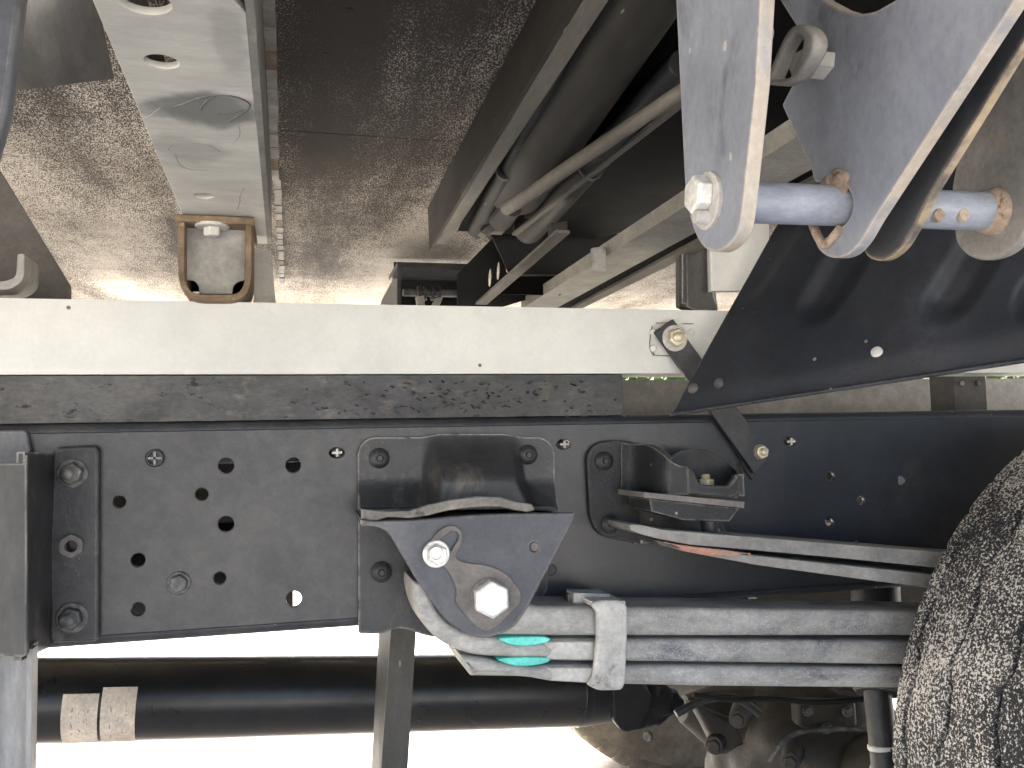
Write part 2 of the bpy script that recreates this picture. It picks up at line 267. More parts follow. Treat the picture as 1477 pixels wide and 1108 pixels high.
def rnd(pts, n=6):
    out = []; N = len(pts)
    for i, p in enumerate(pts):
        if len(p) < 3 or p[2] <= 0: out.append((p[0], p[1])); continue
        a = Vector(pts[i - 1][:2]); b = Vector(p[:2]); c = Vector(pts[(i + 1) % N][:2]); r = p[2]
        u = (a - b); v = (c - b); ru = min(r, u.length * 0.49); rv = min(r, v.length * 0.49)
        s = b + u.normalized() * ru; e = b + v.normalized() * rv
        for k in range(n + 1):
            t = k / n; q = s * (1 - t) ** 2 + b * 2 * t * (1 - t) + e * t * t; out.append((q.x, q.y))
    return out
def circ(cx, cy, r, n=24, ry=None):
    ry = ry or r; return [(cx + r * math.cos(2 * math.pi * k / n), cy + ry * math.sin(2 * math.pi * k / n)) for k in range(n)]
FR = {'Y': (Vector((1, 0, 0)), Vector((0, 0, 1)), PY), 'X': (Vector((0, -1, 0)), Vector((0, 0, 1)), PX), 'Z': (Vector((1, 0, 0)), Vector((0, -1, 0)), PZ)}
def plate(name, pts, ax, d, th, m, parent, holes=(), bevel=0.0, world=False, holes_w=(), label=None, bres=2, smooth=35, make=True):
    """a sheet of real thickness lying in the plane ax = d, its front on that plane; outline given by the sight lines through its corners"""
    U, V, F = FR[ax]; N = U.cross(V)
    def uv(q):
        p = Vector(q) if world else F(q[0], q[1], d); return (p.dot(U), p.dot(V))
    base = N * ({'Y': d, 'X': d, 'Z': d + EYE}[ax] * (N.x + N.y + N.z))
    cu = bpy.data.curves.new(name, 'CURVE'); cu.dimensions = '2D'; cu.fill_mode = 'BOTH'
    bevel = min(bevel, th / 2 - 1e-5)
    cu.extrude = th / 2 - bevel; cu.bevel_depth = bevel; cu.bevel_resolution = bres; cu.offset = -bevel
    loops = [[uv(q) for q in rnd(pts) if True] if not world else [uv(q) for q in pts]]
    for h in holes: loops.append([uv(q) for q in h])
    for (px, py, r) in holes_w:                 # round holes, radius in metres
        c = uv((px, py)); loops.append([(c[0] + r * math.cos(2 * math.pi * k / 22), c[1] + r * math.sin(2 * math.pi * k / 22)) for k in range(22)])
    for k, lp in enumerate(loops):
        area = sum(lp[i - 1][0] * lp[i][1] - lp[i][0] * lp[i - 1][1] for i in range(len(lp)))
        if (area < 0) == (k == 0): lp = lp[::-1]
        s = cu.splines.new('POLY'); s.points.add(len(lp) - 1); s.use_cyclic_u = True
        for p, q in zip(s.points, lp): p.co = (q[0], q[1], 0, 1)
    ob = bpy.data.objects.new(name, cu); me = bpy.data.meshes.new_from_object(ob); bpy.data.objects.remove(ob); bpy.data.curves.remove(cu)
    M = Matrix((U, V, N)).transposed().to_4x4(); M.translation = base - N * th / 2
    me.transform(M)
    return finish(name, me, m, parent, smooth=smooth, label=label)
def prism(name, A, B, m, parent, bevel=0.0, seg=2, label=None, smooth=35):
    """solid between two matching rings of world points"""
    bm = bmesh.new(); a = [bm.verts.new(p) for p in A]; b = [bm.verts.new(p) for p in B]; n = len(a)
    bm.faces.new(a); bm.faces.new(b[::-1])
    for i in range(n): bm.faces.new((a[i], b[i], b[(i + 1) % n], a[(i + 1) % n]))
    return bmfin(name, bm, m, parent, smooth=smooth, bevel=bevel, seg=seg, label=label)
def box(name, lo, hi, m, parent, bevel=0.0, label=None):
    x0, y0, z0 = lo; x1, y1, z1 = hi
    A = [(x0, y0, z0), (x1, y0, z0), (x1, y0, z1), (x0, y0, z1)]; B = [(x, y1, z) for x, _, z in A]
    return prism(name, A, B, m, parent, bevel, label=label)
def bar(name, p, q, wd, ht, m, parent, up=(0, 0, 1), bevel=0.0, label=None):
    p, q = Vector(p), Vector(q); d = (q - p).normalized(); s = d.cross(Vector(up)).normalized() * wd / 2; t = s.cross(d).normalized() * ht / 2
    return prism(name, [p - s - t, p + s - t, p + s + t, p - s + t], [q - s - t, q + s - t, q + s + t, q - s + t], m, parent, bevel, label=label)
def lathe_data(name, prof, m, n=32, smooth=30):
    """prof: (height along +Z, radius)"""
    bm = bmesh.new(); rings = []
    for h, r in prof:
        rings.append([bm.verts.new((0, 0, h))] if r <= 1e-6 else [bm.verts.new((r * math.cos(2 * math.pi * k / n), r * math.sin(2 * math.pi * k / n), h)) for k in range(n)])
    for a, b in zip(rings, rings[1:]):
        for k in range(n):
            k2 = (k + 1) % n
            if len(a) == 1 and len(b) == 1: continue
            if len(a) == 1: bm.faces.new((a[0], b[k], b[k2]))
            elif len(b) == 1: bm.faces.new((a[k], a[k2], b[0]))
            else: bm.faces.new((a[k], a[k2], b[k2], b[k]))
    bmesh.ops.recalc_face_normals(bm, faces=bm.faces)
    me = bpy.data.meshes.new(name); bm.to_mesh(me); bm.free(); me.materials.append(m)
    me.polygons.foreach_set('use_smooth', [True] * len(me.polygons)); me.set_sharp_from_angle(angle=R_(smooth)); return me
def rod(name, p, q, r1, r2, m, parent, n=32, prof=None, label=None, smooth=30):
    p, q = Vector(p), Vector(q); L = (q - p).length
    me = lathe_data(name, prof or [(0, 0), (0, r1 * 0.92), (r1 * 0.08, r1), (L - r2 * 0.08, r2), (L, r2 * 0.92), (L, 0)], m, n, smooth)
    me.transform(((q - p).to_track_quat('Z', 'Y')).to_matrix().to_4x4()); me.transform(Matrix.Translation(p))
    return finish(name, me, m, parent, smooth=smooth, label=label)
def tube(name, pts, r, m, parent, res=3, label=None, close=False):
    cu = bpy.data.curves.new(name, 'CURVE'); cu.dimensions = '3D'; cu.bevel_depth = r; cu.bevel_resolution = res; cu.use_fill_caps = True
    s = cu.splines.new('NURBS'); s.points.add(len(pts) - 1); s.order_u = 3; s.use_endpoint_u = True; s.use_cyclic_u = close
    for p, q in zip(s.points, pts): p.co = (*q, 1)
    ob = bpy.data.objects.new(name, cu); me = bpy.data.meshes.new_from_object(ob); bpy.data.objects.remove(ob); bpy.data.curves.remove(cu)
    return finish(name, me, m, parent, smooth=50, label=label)
def sheet(name, f, nu, nv, th, m, parent, label=None, smooth=40):
    """curved sheet of thickness th from f(u,v) -> world point, u,v in 0..1"""
    P = [[Vector(f(i / nu, j / nv)) for j in range(nv + 1)] for i in range(nu + 1)]
    bm = bmesh.new(); a = [[bm.verts.new(p) for p in row] for row in P]
    for i in range(nu):
        for j in range(nv): bm.faces.new((a[i][j], a[i + 1][j], a[i + 1][j + 1], a[i][j + 1]))
    bm.normal_update()
    c = bm.faces[:][0] if False else None
    mid = P[nu // 2][nv // 2]; eye = Vector((0, 0, EYE)); bm.verts.ensure_lookup_table()
    nn = a[nu // 2][nv // 2].normal.copy()
    if nn.dot(eye - mid) < 0:
        for fc in bm.faces: fc.normal_flip()
        bm.normal_update()
    b = [[bm.verts.new(v.co - v.normal * th) for v in row] for row in a]
    def q(w_, x, y, z):
        try: bm.faces.new((w_, x, y, z))
        except ValueError: pass
    for i in range(nu):
        for j in range(nv): q(b[i][j], b[i][j + 1], b[i + 1][j + 1], b[i + 1][j])
    for i in range(nu): q(a[i][0], b[i][0], b[i + 1][0], a[i + 1][0]); q(a[i][nv], a[i + 1][nv], b[i + 1][nv], b[i][nv])
    for j in range(nv): q(a[0][j], a[0][j + 1], b[0][j + 1], b[0][j]); q(a[nu][j], b[nu][j], b[nu][j + 1], a[nu][j + 1])
    return bmfin(name, bm, m, parent, smooth=smooth, label=label)
def sst(a, b, x):
    t = max(0, min(1, (x - a) / (b - a))); return t * t * (3 - 2 * t)

# ---- fasteners (mesh data shared)
def hexprof(name, r, h, m, cham=0.12):
    bm = bmesh.new()
    lv = []
    for z, k in ((0, 1.0), (h * (1 - cham), 1.0), (h, 0.86)):
        lv.append([bm.verts.new((r * k * math.cos(math.pi / 3 * i + 0.35), r * k * math.sin(math.pi / 3 * i + 0.35), z)) for i in range(6)])
    bm.faces.new(lv[0][::-1]); bm.faces.new(lv[2])
    for a, b in zip(lv, lv[1:]):
        for i in range(6): bm.faces.new((a[i], a[(i + 1) % 6], b[(i + 1) % 6], b[i]))
    bmesh.ops.bevel(bm, geom=bm.edges[:], offset=r * 0.05, segments=1, affect='EDGES')
    bmesh.ops.recalc_face_normals(bm, faces=bm.faces)
    me = bpy.data.meshes.new(name); bm.to_mesh(me); bm.free(); me.materials.append(m); return me
NY = Vector((0, -1, 0)).to_track_quat('Z', 'Y')     # +Z -> towards the camera side
def qaxis(v): return Vector(v).to_track_quat('Z', 'Y')
CACHE = {}
def hexbolt(loc, r, h, m, parent, q=NY, washer=1.35, wname='washer', name='bolt_head', stud=0.0, wm=None, spin=0.0):
    """washer is the part, head (and stud) its sub-parts are siblings when the parent is itself a part"""
    key = (round(r, 4), round(h, 4), m.name)
    if key not in CACHE: CACHE[key] = hexprof(name, r, h, m)
    n = q @ Vector((0, 0, 1)); loc = Vector(loc); q = q @ Quaternion((0, 0, 1), spin)
    top = 0.0
    wt = max(0.0022, r * 0.14)
    top = wt if washer else 0.0
    hd_ = inst(name, CACHE[key], loc + n * top, q, parent)
    if washer:
        k2 = ('w', round(r * washer, 4), (wm or m).name)
        if k2 not in CACHE: CACHE[k2] = lathe_data(wname, [(-0.001, 0), (-0.001, r * washer), (wt * 0.7, r * washer), (wt, r * washer * 0.93), (wt, 0)], wm or m, 32)
        inst(wname, CACHE[k2], loc, q, hd_)
    if stud:
        k3 = ('s', round(r, 4), stud, m.name)
        if k3 not in CACHE:
            pr = [(0, 0)]; z = 0.0; rr = r * 0.55
            while z < stud: pr += [(z, rr), (z + 0.0007, rr * 0.9), (z + 0.0014, rr)]; z += 0.0014
            pr += [(z + 0.0015, rr * 0.75), (z + 0.0015, 0)]
            CACHE[k3] = lathe_data('bolt_thread', pr, m, 16, 60)
        inst('bolt_thread', CACHE[k3], loc + n * (top + h * 0.9), q, hd_)
def rivet(loc, r, parent, m=RIVET, q=NY):
    key = ('r', round(r, 4))
    if key not in CACHE: CACHE[key] = lathe_data('rivet', [(0, 0), (0, r), (r * 0.22, r * 0.98), (r * 0.45, r * 0.72), (r * 0.55, r * 0.50), (r * 0.56, r * 0.40), (r * 0.42, r * 0.36), (r * 0.42, r * 0.30), (r * 0.62, r * 0.24), (r * 0.62, 0)], m, 28)
    return inst('rivet', CACHE[key], loc, q, parent)

# ================================================================== SETTING
me = bpy.data.meshes.new('ground'); me.from_pydata([(-60, -60, 0), (60, -60, 0), (60, 60, 0), (-60, 60, 0)], [], [(0, 1, 2, 3)])
g = finish('ground', me, CONC, None, loc=(0, 0, 0), smooth=0); g['kind'] = 'structure'

# hedge far beyond the truck (a sliver of green under the deck)
hd = thing('hedge', 'green hedge seen as a thin sliver under the cream beam beyond the spacer end', 'hedge', (6, 16, 0))
bm = bmesh.new()
for k in range(9000):
    c = Vector((random.uniform(-10, 24), 16 + random.gauss(0, 0.5), random.uniform(0.05, 3.2)))
    s = random.uniform(0.18, 0.34); a = Vector([random.gauss(0, 1) for _ in range(3)]).normalized(); b = a.cross(Vector((0, 0, 1))).normalized()
    v = [bm.verts.new(c + a * s), bm.verts.new(c + b * s * 0.5), bm.verts.new(c - a * s), bm.verts.new(c - b * s * 0.5)]; bm.faces.new(v)
o = bmfin('foliage', bm, HEDGE, hd, smooth=0, normals=False); o['kind'] = 'stuff'
bar('stem', (6, 16, 0), (6, 16, 2.8), 0.12, 0.12, BROWN, hd, up=(0, 1, 0))

# ================================================================== DECK
ZD = 0.32
dk = thing('truck_deck', 'weathered plywood underside of the truck deck above the cream beam', 'deck', (0, 1.2, EYE + ZD))
ys = [0.02, 0.885, 1.62, 2.34]
xs = [-2.2, -0.62, 0.62, 2.4]
for i in range(3):
    for j in range(3):
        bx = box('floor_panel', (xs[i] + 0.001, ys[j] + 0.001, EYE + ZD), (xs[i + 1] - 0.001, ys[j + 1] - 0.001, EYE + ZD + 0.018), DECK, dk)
box('deck_cover', (-2.2, 0.02, EYE + ZD + 0.019), (2.4, 2.34, EYE + ZD + 0.06), SOOT_SHADE, dk)
box('unseen_side_board', (-2.2, -0.035, EYE + ZD - 0.01), (2.4, 0.018, EYE + ZD + 1.5), WHITE, dk, 0.004)  # out of view, raised to shade the ground on the camera side
box('unseen_side_board', (-2.2, 2.342, EYE + ZD - 0.01), (2.4, 2.40, EYE + ZD + 0.3), WHITE, dk, 0.004)

# ================================================================== BEAMS, SPACER, RAILS
YB = 0.90
zt = PY(400, 437, YB).z; zb = PY(400, 540, YB).z; zs = PY(400, 604.5, YB).z
t = thing('subframe_beam', 'long cream painted steel beam on top of the dark spacer strip', 'beam', (0.2, YB, zb))
box('web_wall', (-1.2, YB, zb + 0.0003), (2.2, YB + 0.055, zt), WHITE, t, 0.0045)
plate('weld_patch', [(944, 468, 5), (1000, 466, 4), (1002, 512, 4), (944, 513, 4)], 'Y', YB - 0.0012, 0.0022, WHITE, t, bevel=0.0008, label='rust edged rectangular patch behind the brace bolt')
c = [PY(*p, YB - 0.0014) for p in [(941, 470), (937, 488), (938, 508), (946, 514), (975, 513)]]
tube('weld_bead', c, 0.0005, RUST, t)
for p, q in (((946, 466), (962, 465)), ((985, 467), (1000, 467)), ((942, 502), (942, 513))):
    tube('weld_bead', [PY(*p, YB - 0.002), PY((p[0] + q[0]) / 2 + 1, (p[1] + q[1]) / 2 + 1, YB - 0.002), PY(*q, YB - 0.002)], 0.0005, RUST, t)
for (x_, y_) in ((942, 480), (942, 503), (997, 479)):
    o = rod('weld_spot', PY(x_, y_, YB + 0.001), PY(x_, y_, YB - 0.003), 0.0042, 0.0036, WHITE, t, 16)
for (x_, y_, r_) in ((99, 444, 0.0022), (692, 527, 0.0022)):
    rod('rust_spot', PY(x_, y_, YB + 0.001), PY(x_, y_, YB - 0.0006), r_, r_ * 0.8, RUST, t, 9)
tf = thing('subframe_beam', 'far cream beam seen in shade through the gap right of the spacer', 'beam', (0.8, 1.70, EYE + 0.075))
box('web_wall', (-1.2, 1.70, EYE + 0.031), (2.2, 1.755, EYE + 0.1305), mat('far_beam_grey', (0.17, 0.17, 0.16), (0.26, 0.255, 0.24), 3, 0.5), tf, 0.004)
t = thing('spacer_strip', 'grey chipped spacer strip between cream beam and chassis rail', 'spacer', (0.1, YB, zs))
xe = PY(900, 570, YB).x
zr1_ = EYE + 0.0305
def spf(u, v):
    x = -1.2 + u * (xe + 1.2); z = zr1_ + 0.0004 + v * (zb - zr1_ - 0.0014)
    n_ = mnoise.noise(Vector((x * 60, z * 90, 0))); 
    d_ = 0.0012 * mnoise.noise(Vector((x * 14, z * 25, 3))) + (0.0016 if n_ > 0.42 and x > -0.1 else 0)
    return (x, YB + 0.0035 + d_, z)
sheet('strip_face', spf, 520, 22, 0.05, RUBBER, t, smooth=60)

bm = bmesh.new(); rf = random.Random(3)
for k in range(95):                           # lifted flakes of the old surface
    cxk = rf.gauss(700, 110) if k < 90 else rf.uniform(10, 890); cyk = rf.uniform(550, 596)
    if not 8 < cxk < 892: continue
    c_ = PY(cxk, cyk, YB + 0.0005); w_ = rf.uniform(0.0009, 0.0028); h_ = w_ * rf.uniform(0.3, 0.7); an = rf.uniform(-0.8, 0.8); n_ = 7
    top_, bot_ = [], []
    for i in range(n_ + 1):
        a = -1.2 + 2.4 * i / n_; x_ = w_ * math.sin(a); z_ = h_ * (math.cos(a) - 0.4)
        X_ = x_ * math.cos(an) - z_ * math.sin(an); Z_ = x_ * math.sin(an) + z_ * math.cos(an)
        top_.append(bm.verts.new(c_ + Vector((X_, -0.0012, Z_)))); bot_.append(bm.verts.new(c_ + Vector((X_ * 0.72, 0.0032, Z_ * 0.72 - 0.0006))))
    for i in range(n_): bm.faces.new((top_[i], top_[i + 1], bot_[i + 1], bot_[i]))
fk = bmfin('surface_flakes', bm, mat('flake_dark', (0.02, 0.02, 0.019), (0.06, 0.057, 0.053), 200, 0.8), t, smooth=0, normals=False); fk['kind'] = 'stuff'
def rail(name, label, y0, sign, m, holes, group):
    t = thing(name, label, 'chassis rail', (0.2, y0, EYE - 0.177), group)
    return t
# near rail: web with holes, rolled top and bottom flanges
rl = thing('chassis_rail', 'dark blue grey chassis rail with round holes, facing the camera', 'chassis rail', (0.2, YB, EYE - 0.178))
zr1, zr0 = EYE + 0.0305, EYE - 0.1775
def bot(x): return PY(*(lambda X: (50 + (X - 50), 937 - (X - 50) * 87 / 1175))(proj((x, YB, zr0))[0]), YB).z
x0, x1 = -1.2, 2.2
px2m = 1 / 1262 * YB * 1.05
HO = [(172, 724, 8), (326, 672, 10.5), (423, 671, 10.5), (291, 713, 8.5), (326, 756, 10.5), (199, 808, 9), (199, 879, 8.7),
      (317, 834, 8.2), (424, 864, 10.8), (1198, 687, 7.5), (1242, 722, 7), (1197, 753, 7)]
SL = [(486, 653), (813, 641), (1139, 637)]
wz1, wz0 = zr1 - 0.009, zr0 + 0.009
outl = [Vector((x0, YB, wz0)), Vector((x1, YB, wz0)), Vector((x1, YB, wz1)), Vector((x0, YB, wz1))]
hl = []
for (hx, hy, hr) in HO:
    c = PY(hx, hy, YB); r = hr * (0.0007 + (0.00003 if hx > 1000 else 0)); hl.append([c + Vector((r * math.cos(a), 0, r * math.sin(a))) for a in [2 * math.pi * k / 26 for k in range(26)]])
for (hx, hy) in SL:
    c = PY(hx, hy, YB); hl.append([c + Vector((0.0078 * math.cos(a), 0, 0.0052 * math.sin(a))) for a in [2 * math.pi * k / 22 for k in range(22)]])
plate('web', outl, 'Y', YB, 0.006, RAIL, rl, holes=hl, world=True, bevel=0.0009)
def flange(nm, za, zb_, yb, par, m, s=1):
    # rolled corner from the web to the flange
    n = 7; r = 0.009; prof = []
    for k in range(n + 1):
        a = k / n * math.pi / 2; prof.append((YB + (r - r * math.cos(a)), za + s * r * math.sin(a)))
    prof.append((yb, za + s * r)); prof.append((yb, za + s * (r - 0.006)))
    for k in range(n, -1, -1):
        a = k / n * math.pi / 2; prof.append((YB + 0.009 - 0.003 * math.cos(a), za + s * (0.003 * math.sin(a))))
    A = [(x0, y, z) for y, z in prof]; B = [(x1, y, z) for y, z in prof]
    return prism(nm, A, B, m, par)
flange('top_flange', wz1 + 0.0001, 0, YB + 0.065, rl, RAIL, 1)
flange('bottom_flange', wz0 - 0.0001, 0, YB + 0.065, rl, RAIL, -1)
# plug, clips and bolts on the rail
c = PY(224, 661, YB); pl = inst('rail_plug', lathe_data('rail_plug', [(0, 0), (0, 0.0085), (0.004, 0.0085), (0.005, 0.0075), (0.005, 0.0062), (0.0006, 0.006), (0.0006, 0)], RIVET, 28), c, NY, rl)
for dx, dz in ((1, 0), (0, 1)):
    bar('plug_spoke', c + Vector((-0.0065 * dx, -0.0035, -0.0065 * dz)), c + Vector((0.0065 * dx, -0.0035, 0.0065 * dz)), 0.0022, 0.0016, POST, pl, up=(0, 1, 0))
for (hx, hy) in SL:
    c = PY(hx, hy, YB + 0.002)
    cl = inst('cable_clip', lathe_data('cable_clip', [(0, 0), (0, 0.0042), (0.0025, 0.0036), (0.003, 0)], RIVET, 16), c, NY, rl)
    bar('clip_rib', c + Vector((-0.005, -0.0032, 0)), c + Vector((0.005, -0.0032, 0)), 0.0022, 0.0012, LEAFD, cl, up=(0, 1, 0))
    bar('clip_rib', c + Vector((0, -0.0035, -0.004)), c + Vector((0, -0.0035, 0.004)), 0.0022, 0.0012, LEAFD, cl, up=(0, 1, 0))
hexbolt(PY(258, 841, YB), 0.0088, 0.006, DBOLT, rl, washer=1.25)
# dimples on the rail
for (hx, hy) in ((1298, 693), (795, 822), (1234, 786)):
    rod('blind_plug', PY(hx, hy, YB + 0.001), PY(hx, hy, YB - 0.0012), 0.006, 0.0055, RAIL, rl, 20)

fr = thing('chassis_rail', 'far chassis rail glimpsed in shade behind the near one', 'chassis rail', (0.2, 1.70, EYE - 0.178))
box('web', (-1.2, 1.694, EYE - 0.1775), (2.2, 1.70, EYE + 0.03), BLACK, fr)
box('top_flange', (-1.2, 1.64, EYE + 0.0245), (2.2, 1.6938, EYE + 0.03), BLACK, fr)
box('bottom_flange', (-1.2, 1.64, EYE - 0.1775), (2.2, 1.6938, EYE - 0.172), BLACK, fr)
# frame crossmember between rails, inside, with a cable run seen through the holes
for xx, lab in ((-0.02, 'dark frame crossmember between the rails left of the spring hanger'), (1.0, 'dark frame crossmember between the rails above the axle')):
    cm = thing('frame_crossmember', lab, 'crossmember', (xx, 1.3, EYE - 0.1), 'crossmembers between the chassis rails')
    box('web', (xx, YB + 0.07, EYE - 0.13), (xx + 0.006, 1.638, EYE + 0.02), BLACK, cm)
    box('flange', (xx + 0.0062, YB + 0.07, EYE - 0.13), (xx + 0.05, 1.638, EYE - 0.124), BLACK, cm)
hs = thing('air_pipe', 'grey pipe running inside the rail behind its upper holes', 'pipe', (0, 1.02, EYE - 0.01))
rod('pipe_run', (-0.6, 1.02, EYE - 0.006), (1.2, 1.02, EYE - 0.006), 0.007, 0.007, GREYP, hs, 16)
rod('pipe_run', (-0.6, 1.06, EYE - 0.07), (1.2, 1.06, EYE - 0.07), 0.011, 0.011, RIVET, hs, 16)

at_ = thing('air_tank', 'dark tank hidden behind the rail, showing through its lower left holes', 'tank', (-0.3, 1.15, EYE - 0.2))
rod('tank_shell', (-0.62, 1.15, EYE - 0.125), (0.003, 1.15, EYE - 0.125), 0.088, 0.088, BLACK, at_, 40)
# dark bracket block on the far beam, right
c0 = PY(1375, 541, 1.3); c1 = PY(1424, 592, 1.3)
t = thing('packing_block', 'dark block in the gap below the mudguard at far right', 'block', (c0.x, 1.3, c1.z))
box('block_face', (c0.x, 1.3, c1.z - 0.02), (c1.x, 1.36, c0.z + 0.02), RIVET, t, 0.003)
for q in ((1388, 553), (1412, 553)): rod('screw', PY(*q, 1.302), PY(*q, 1.296), 0.004, 0.004, GREYP, t, 10)

# ================================================================== DECK CROSSMEMBER (cream, perforated)
ZF = PY(310, 309, 0.88).z - EYE
XM = WHITEG.copy(); XM.name = 'crossmember_paint'
def smear():
    n = XM.node_tree.nodes; L = XM.node_tree.links; b = n['Principled BSDF']; src = b.inputs['Base Color'].links[0].from_socket
    g = n.new('ShaderNodeNewGeometry'); f = None
    for (c, rx, ry, k) in ((PZ(300, 158, ZF), 0.034, 0.032, 0.92), (PZ(235, 160, ZF), 0.02, 0.012, 0.45), (PZ(270, 215, ZF), 0.03, 0.03, 0.35), (PZ(330, 60, ZF), 0.01, 0.05, 0.3)):
        m1 = n.new('ShaderNodeVectorMath'); m1.operation = 'SUBTRACT'; L.new(g.outputs['Position'], m1.inputs[0]); m1.inputs[1].default_value = c
        m2 = n.new('ShaderNodeVectorMath'); m2.operation = 'MULTIPLY'; L.new(m1.outputs[0], m2.inputs[0]); m2.inputs[1].default_value = (1 / rx, 1 / ry, 0)
        ln = n.new('ShaderNodeVectorMath'); ln.operation = 'LENGTH'; L.new(m2.outputs[0], ln.inputs[0])
        nn = n.new('ShaderNodeTexNoise'); nn.inputs['Scale'].default_value = 38; nn.inputs['Detail'].default_value = 6; L.new(g.outputs['Position'], nn.inputs['Vector'])
        ad = n.new('ShaderNodeMath'); ad.operation = 'MULTIPLY_ADD'; L.new(nn.outputs['Fac'], ad.inputs[0]); ad.inputs[1].default_value = 1.3; L.new(ln.outputs['Value'], ad.inputs[2])
        r = n.new('ShaderNodeMapRange'); r.interpolation_type = 'SMOOTHSTEP'; r.inputs[1].default_value = 1.3; r.inputs[2].default_value = 1.85; r.inputs[3].default_value = k; r.inputs[4].default_value = 0; L.new(ad.outputs[0], r.inputs[0])
        x = n.new('ShaderNodeMix'); x.data_type = 'RGBA'; L.new(r.outputs[0], x.inputs['Factor']); L.new(src, x.inputs[6]); x.inputs[7].default_value = (0.13, 0.135, 0.125, 1); src = x.outputs[2]
    L.new(src, b.inputs['Base Color'])
smear()
cm = thing('deck_crossmember', 'cream crossmember with round holes and scribbled marks running away overhead', 'crossmember', (PZ(300, 300, ZF).x, 0.88, EYE + ZF))
plate('bottom_flange', [(108, -60), (290, -40), (334, 0), (355, 19), (366, 140), (376, 230), (386, 352), (278, 350), (262, 308), (196, 150)], 'Z', ZF, 0.0045, XM, cm,
      holes_w=[(209, 4, 0.0128), (233, 89.5, 0.0098), (294, 283, 0.0085)], bevel=0.0006)
MEMB0 = mat('crossmember_web_shade', (0.13, 0.125, 0.112), (0.20, 0.19, 0.17), 9, 0.55, 0, 0.15, c3=(0.28, 0.27, 0.25), t3=0.6, s3=14, w3=0.15)  # shading of the web painted as a darker grey than the flange
# web standing on the right edge of the flange, up to the deck
ptsb = [PZ(x, y, ZF) for x, y in [(345, -60), (355, 19), (386, 352)]]
A = [ptsb[0], ptsb[1], ptsb[2]]
for i in range(2):
    a, b = A[i], A[i + 1]; n_ = (b - a).cross(Vector((0, 0, 1))).normalized() * 0.0045
    up = Vector((0, 0, ZD - ZF - 0.012))
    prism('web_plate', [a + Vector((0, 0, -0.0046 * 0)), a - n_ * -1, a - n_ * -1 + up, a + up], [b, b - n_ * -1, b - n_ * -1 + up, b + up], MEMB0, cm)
lft = [PZ(x, y, ZF + 0.005) for x, y in [(112, -60), (200, 150), (264, 308)]]
for a, b in zip(lft, lft[1:]):
    q = Vector((0.004, 0, 0)); up = Vector((0, 0, ZD - ZF - 0.012)); prism('web_plate', [a, a + q, a + q + up, a + up], [b, b + q, b + q + up, b + up], WHITEG, cm)
# short lower web piece behind the foot bracket
ptl = [(366, 358), (391, 362), (398, 440), (366, 440)]
plate('foot_web', ptl, 'Y', 0.975, 0.005, WHITEG, cm)
PACK = mat('packing_grey', (0.14, 0.13, 0.115), (0.24, 0.225, 0.20), 20, 0.6, 0, 0.2)
# packing blocks between the web and the deck (the notched strip)
N = 34
for k in range(N):
    f0 = k / N; y0_ = 0.42 + f0 * 1.25; y1_ = y0_ + 1.25 / N * (0.80 if k > 17 else 0.985)
    xa = PZ(368 + 0.0 * k, 20, ZF).x
    x_at = lambda y: ptsb[1].x + (ptsb[2].x - ptsb[1].x) * (y - ptsb[1].y) / (ptsb[2].y - ptsb[1].y)
    xx = x_at(y0_) if y0_ < 1.0 else x_at(1.0) + 0.002
    box('packing_piece', (xx + 0.0048, y0_, EYE + ZD - 0.013 + random.uniform(-.001, .001)), (xx + 0.0125 + random.uniform(0, 0.0012), y1_, EYE + ZD - 0.0002), PACK if k % 7 else RUST, cm)
# grease smear and scribbled marker
def zpt(p, dz=-0.0006): return PZ(p[0], p[1], ZF + dz)
0 and plate('grease_smear', [(232, 128, 20), (300, 124, 20), (352, 134, 14), (362, 160, 12), (350, 182, 14), (290, 184, 20), (258, 178, 12), (240, 160, 10)], 'Z', ZF - 0.0003, 0.00025, SMEAR, cm)
for k, st in enumerate(([(247, 154), (262, 151), (280, 143), (305, 137), (335, 137), (358, 146), (362, 154), (348, 165), (330, 175)], [(290, 158), (292, 146), (310, 139)], [(314, 164), (338, 165), (352, 158)],
                        [(213, 170), (222, 162), (232, 155)], [(243, 216), (245, 208), (262, 205), (290, 207), (308, 211), (318, 219)], [(253, 222), (256, 240), (285, 246), (300, 245)], [(344, 182), (350, 196), (338, 204)],
                        [(352, 272), (345, 282), (347, 292), (342, 302)])):
    tube('marker_stroke', [zpt(p, 0.0001) for p in st], 0.00075 if k < 2 else 0.0004, SCRIB if k < 3 else SMEAR, cm, res=1)

# foot bracket (rust-edged channel) standing on the beam
YK = 0.885
fb = thing('foot_bracket', 'rust edged U shaped bracket with a hanging bolt, standing on the cream beam', 'bracket', PY(310, 434, YK))
plate('top_plate', [(250, 308.5), (366, 313.5), (367, 324), (252, 318.5)], 'Y', YK - 0.004, 0.085, RUST, fb, bevel=0.0012)
plate('channel', [(256, 319), (266, 319.5), (266, 405, 16), (276, 424.5, 16), (344, 425, 16), (353.5, 408, 16), (354, 323), (363, 323.5), (363, 415, 22), (345, 435, 20), (275, 434.5, 20), (257, 412, 22)], 'Y', YK, 0.07, RUST, fb, bevel=0.0008)
plate('back_plate', [(266, 320), (354, 324), (353, 404, 3), (344, 406, 6), (336, 412, 5), (335, 424), (288, 424), (287, 412, 6), (280, 404, 5), (267, 404)], 'Y', YK + 0.022, 0.004, GREYP, fb)
pb = PY(306, 326, YK + 0.009)
dn = qaxis((0, 0, -1))
hexbolt(pb, 0.0085, 0.0085, LEAFD, fb, q=dn, washer=1.9, spin=0.3)
plate('inner_shadow_plate', [(266, 324), (354, 326), (354, 425), (266, 425)], 'Y', YK + 0.064, 0.003, SOOT_SHADE, fb)
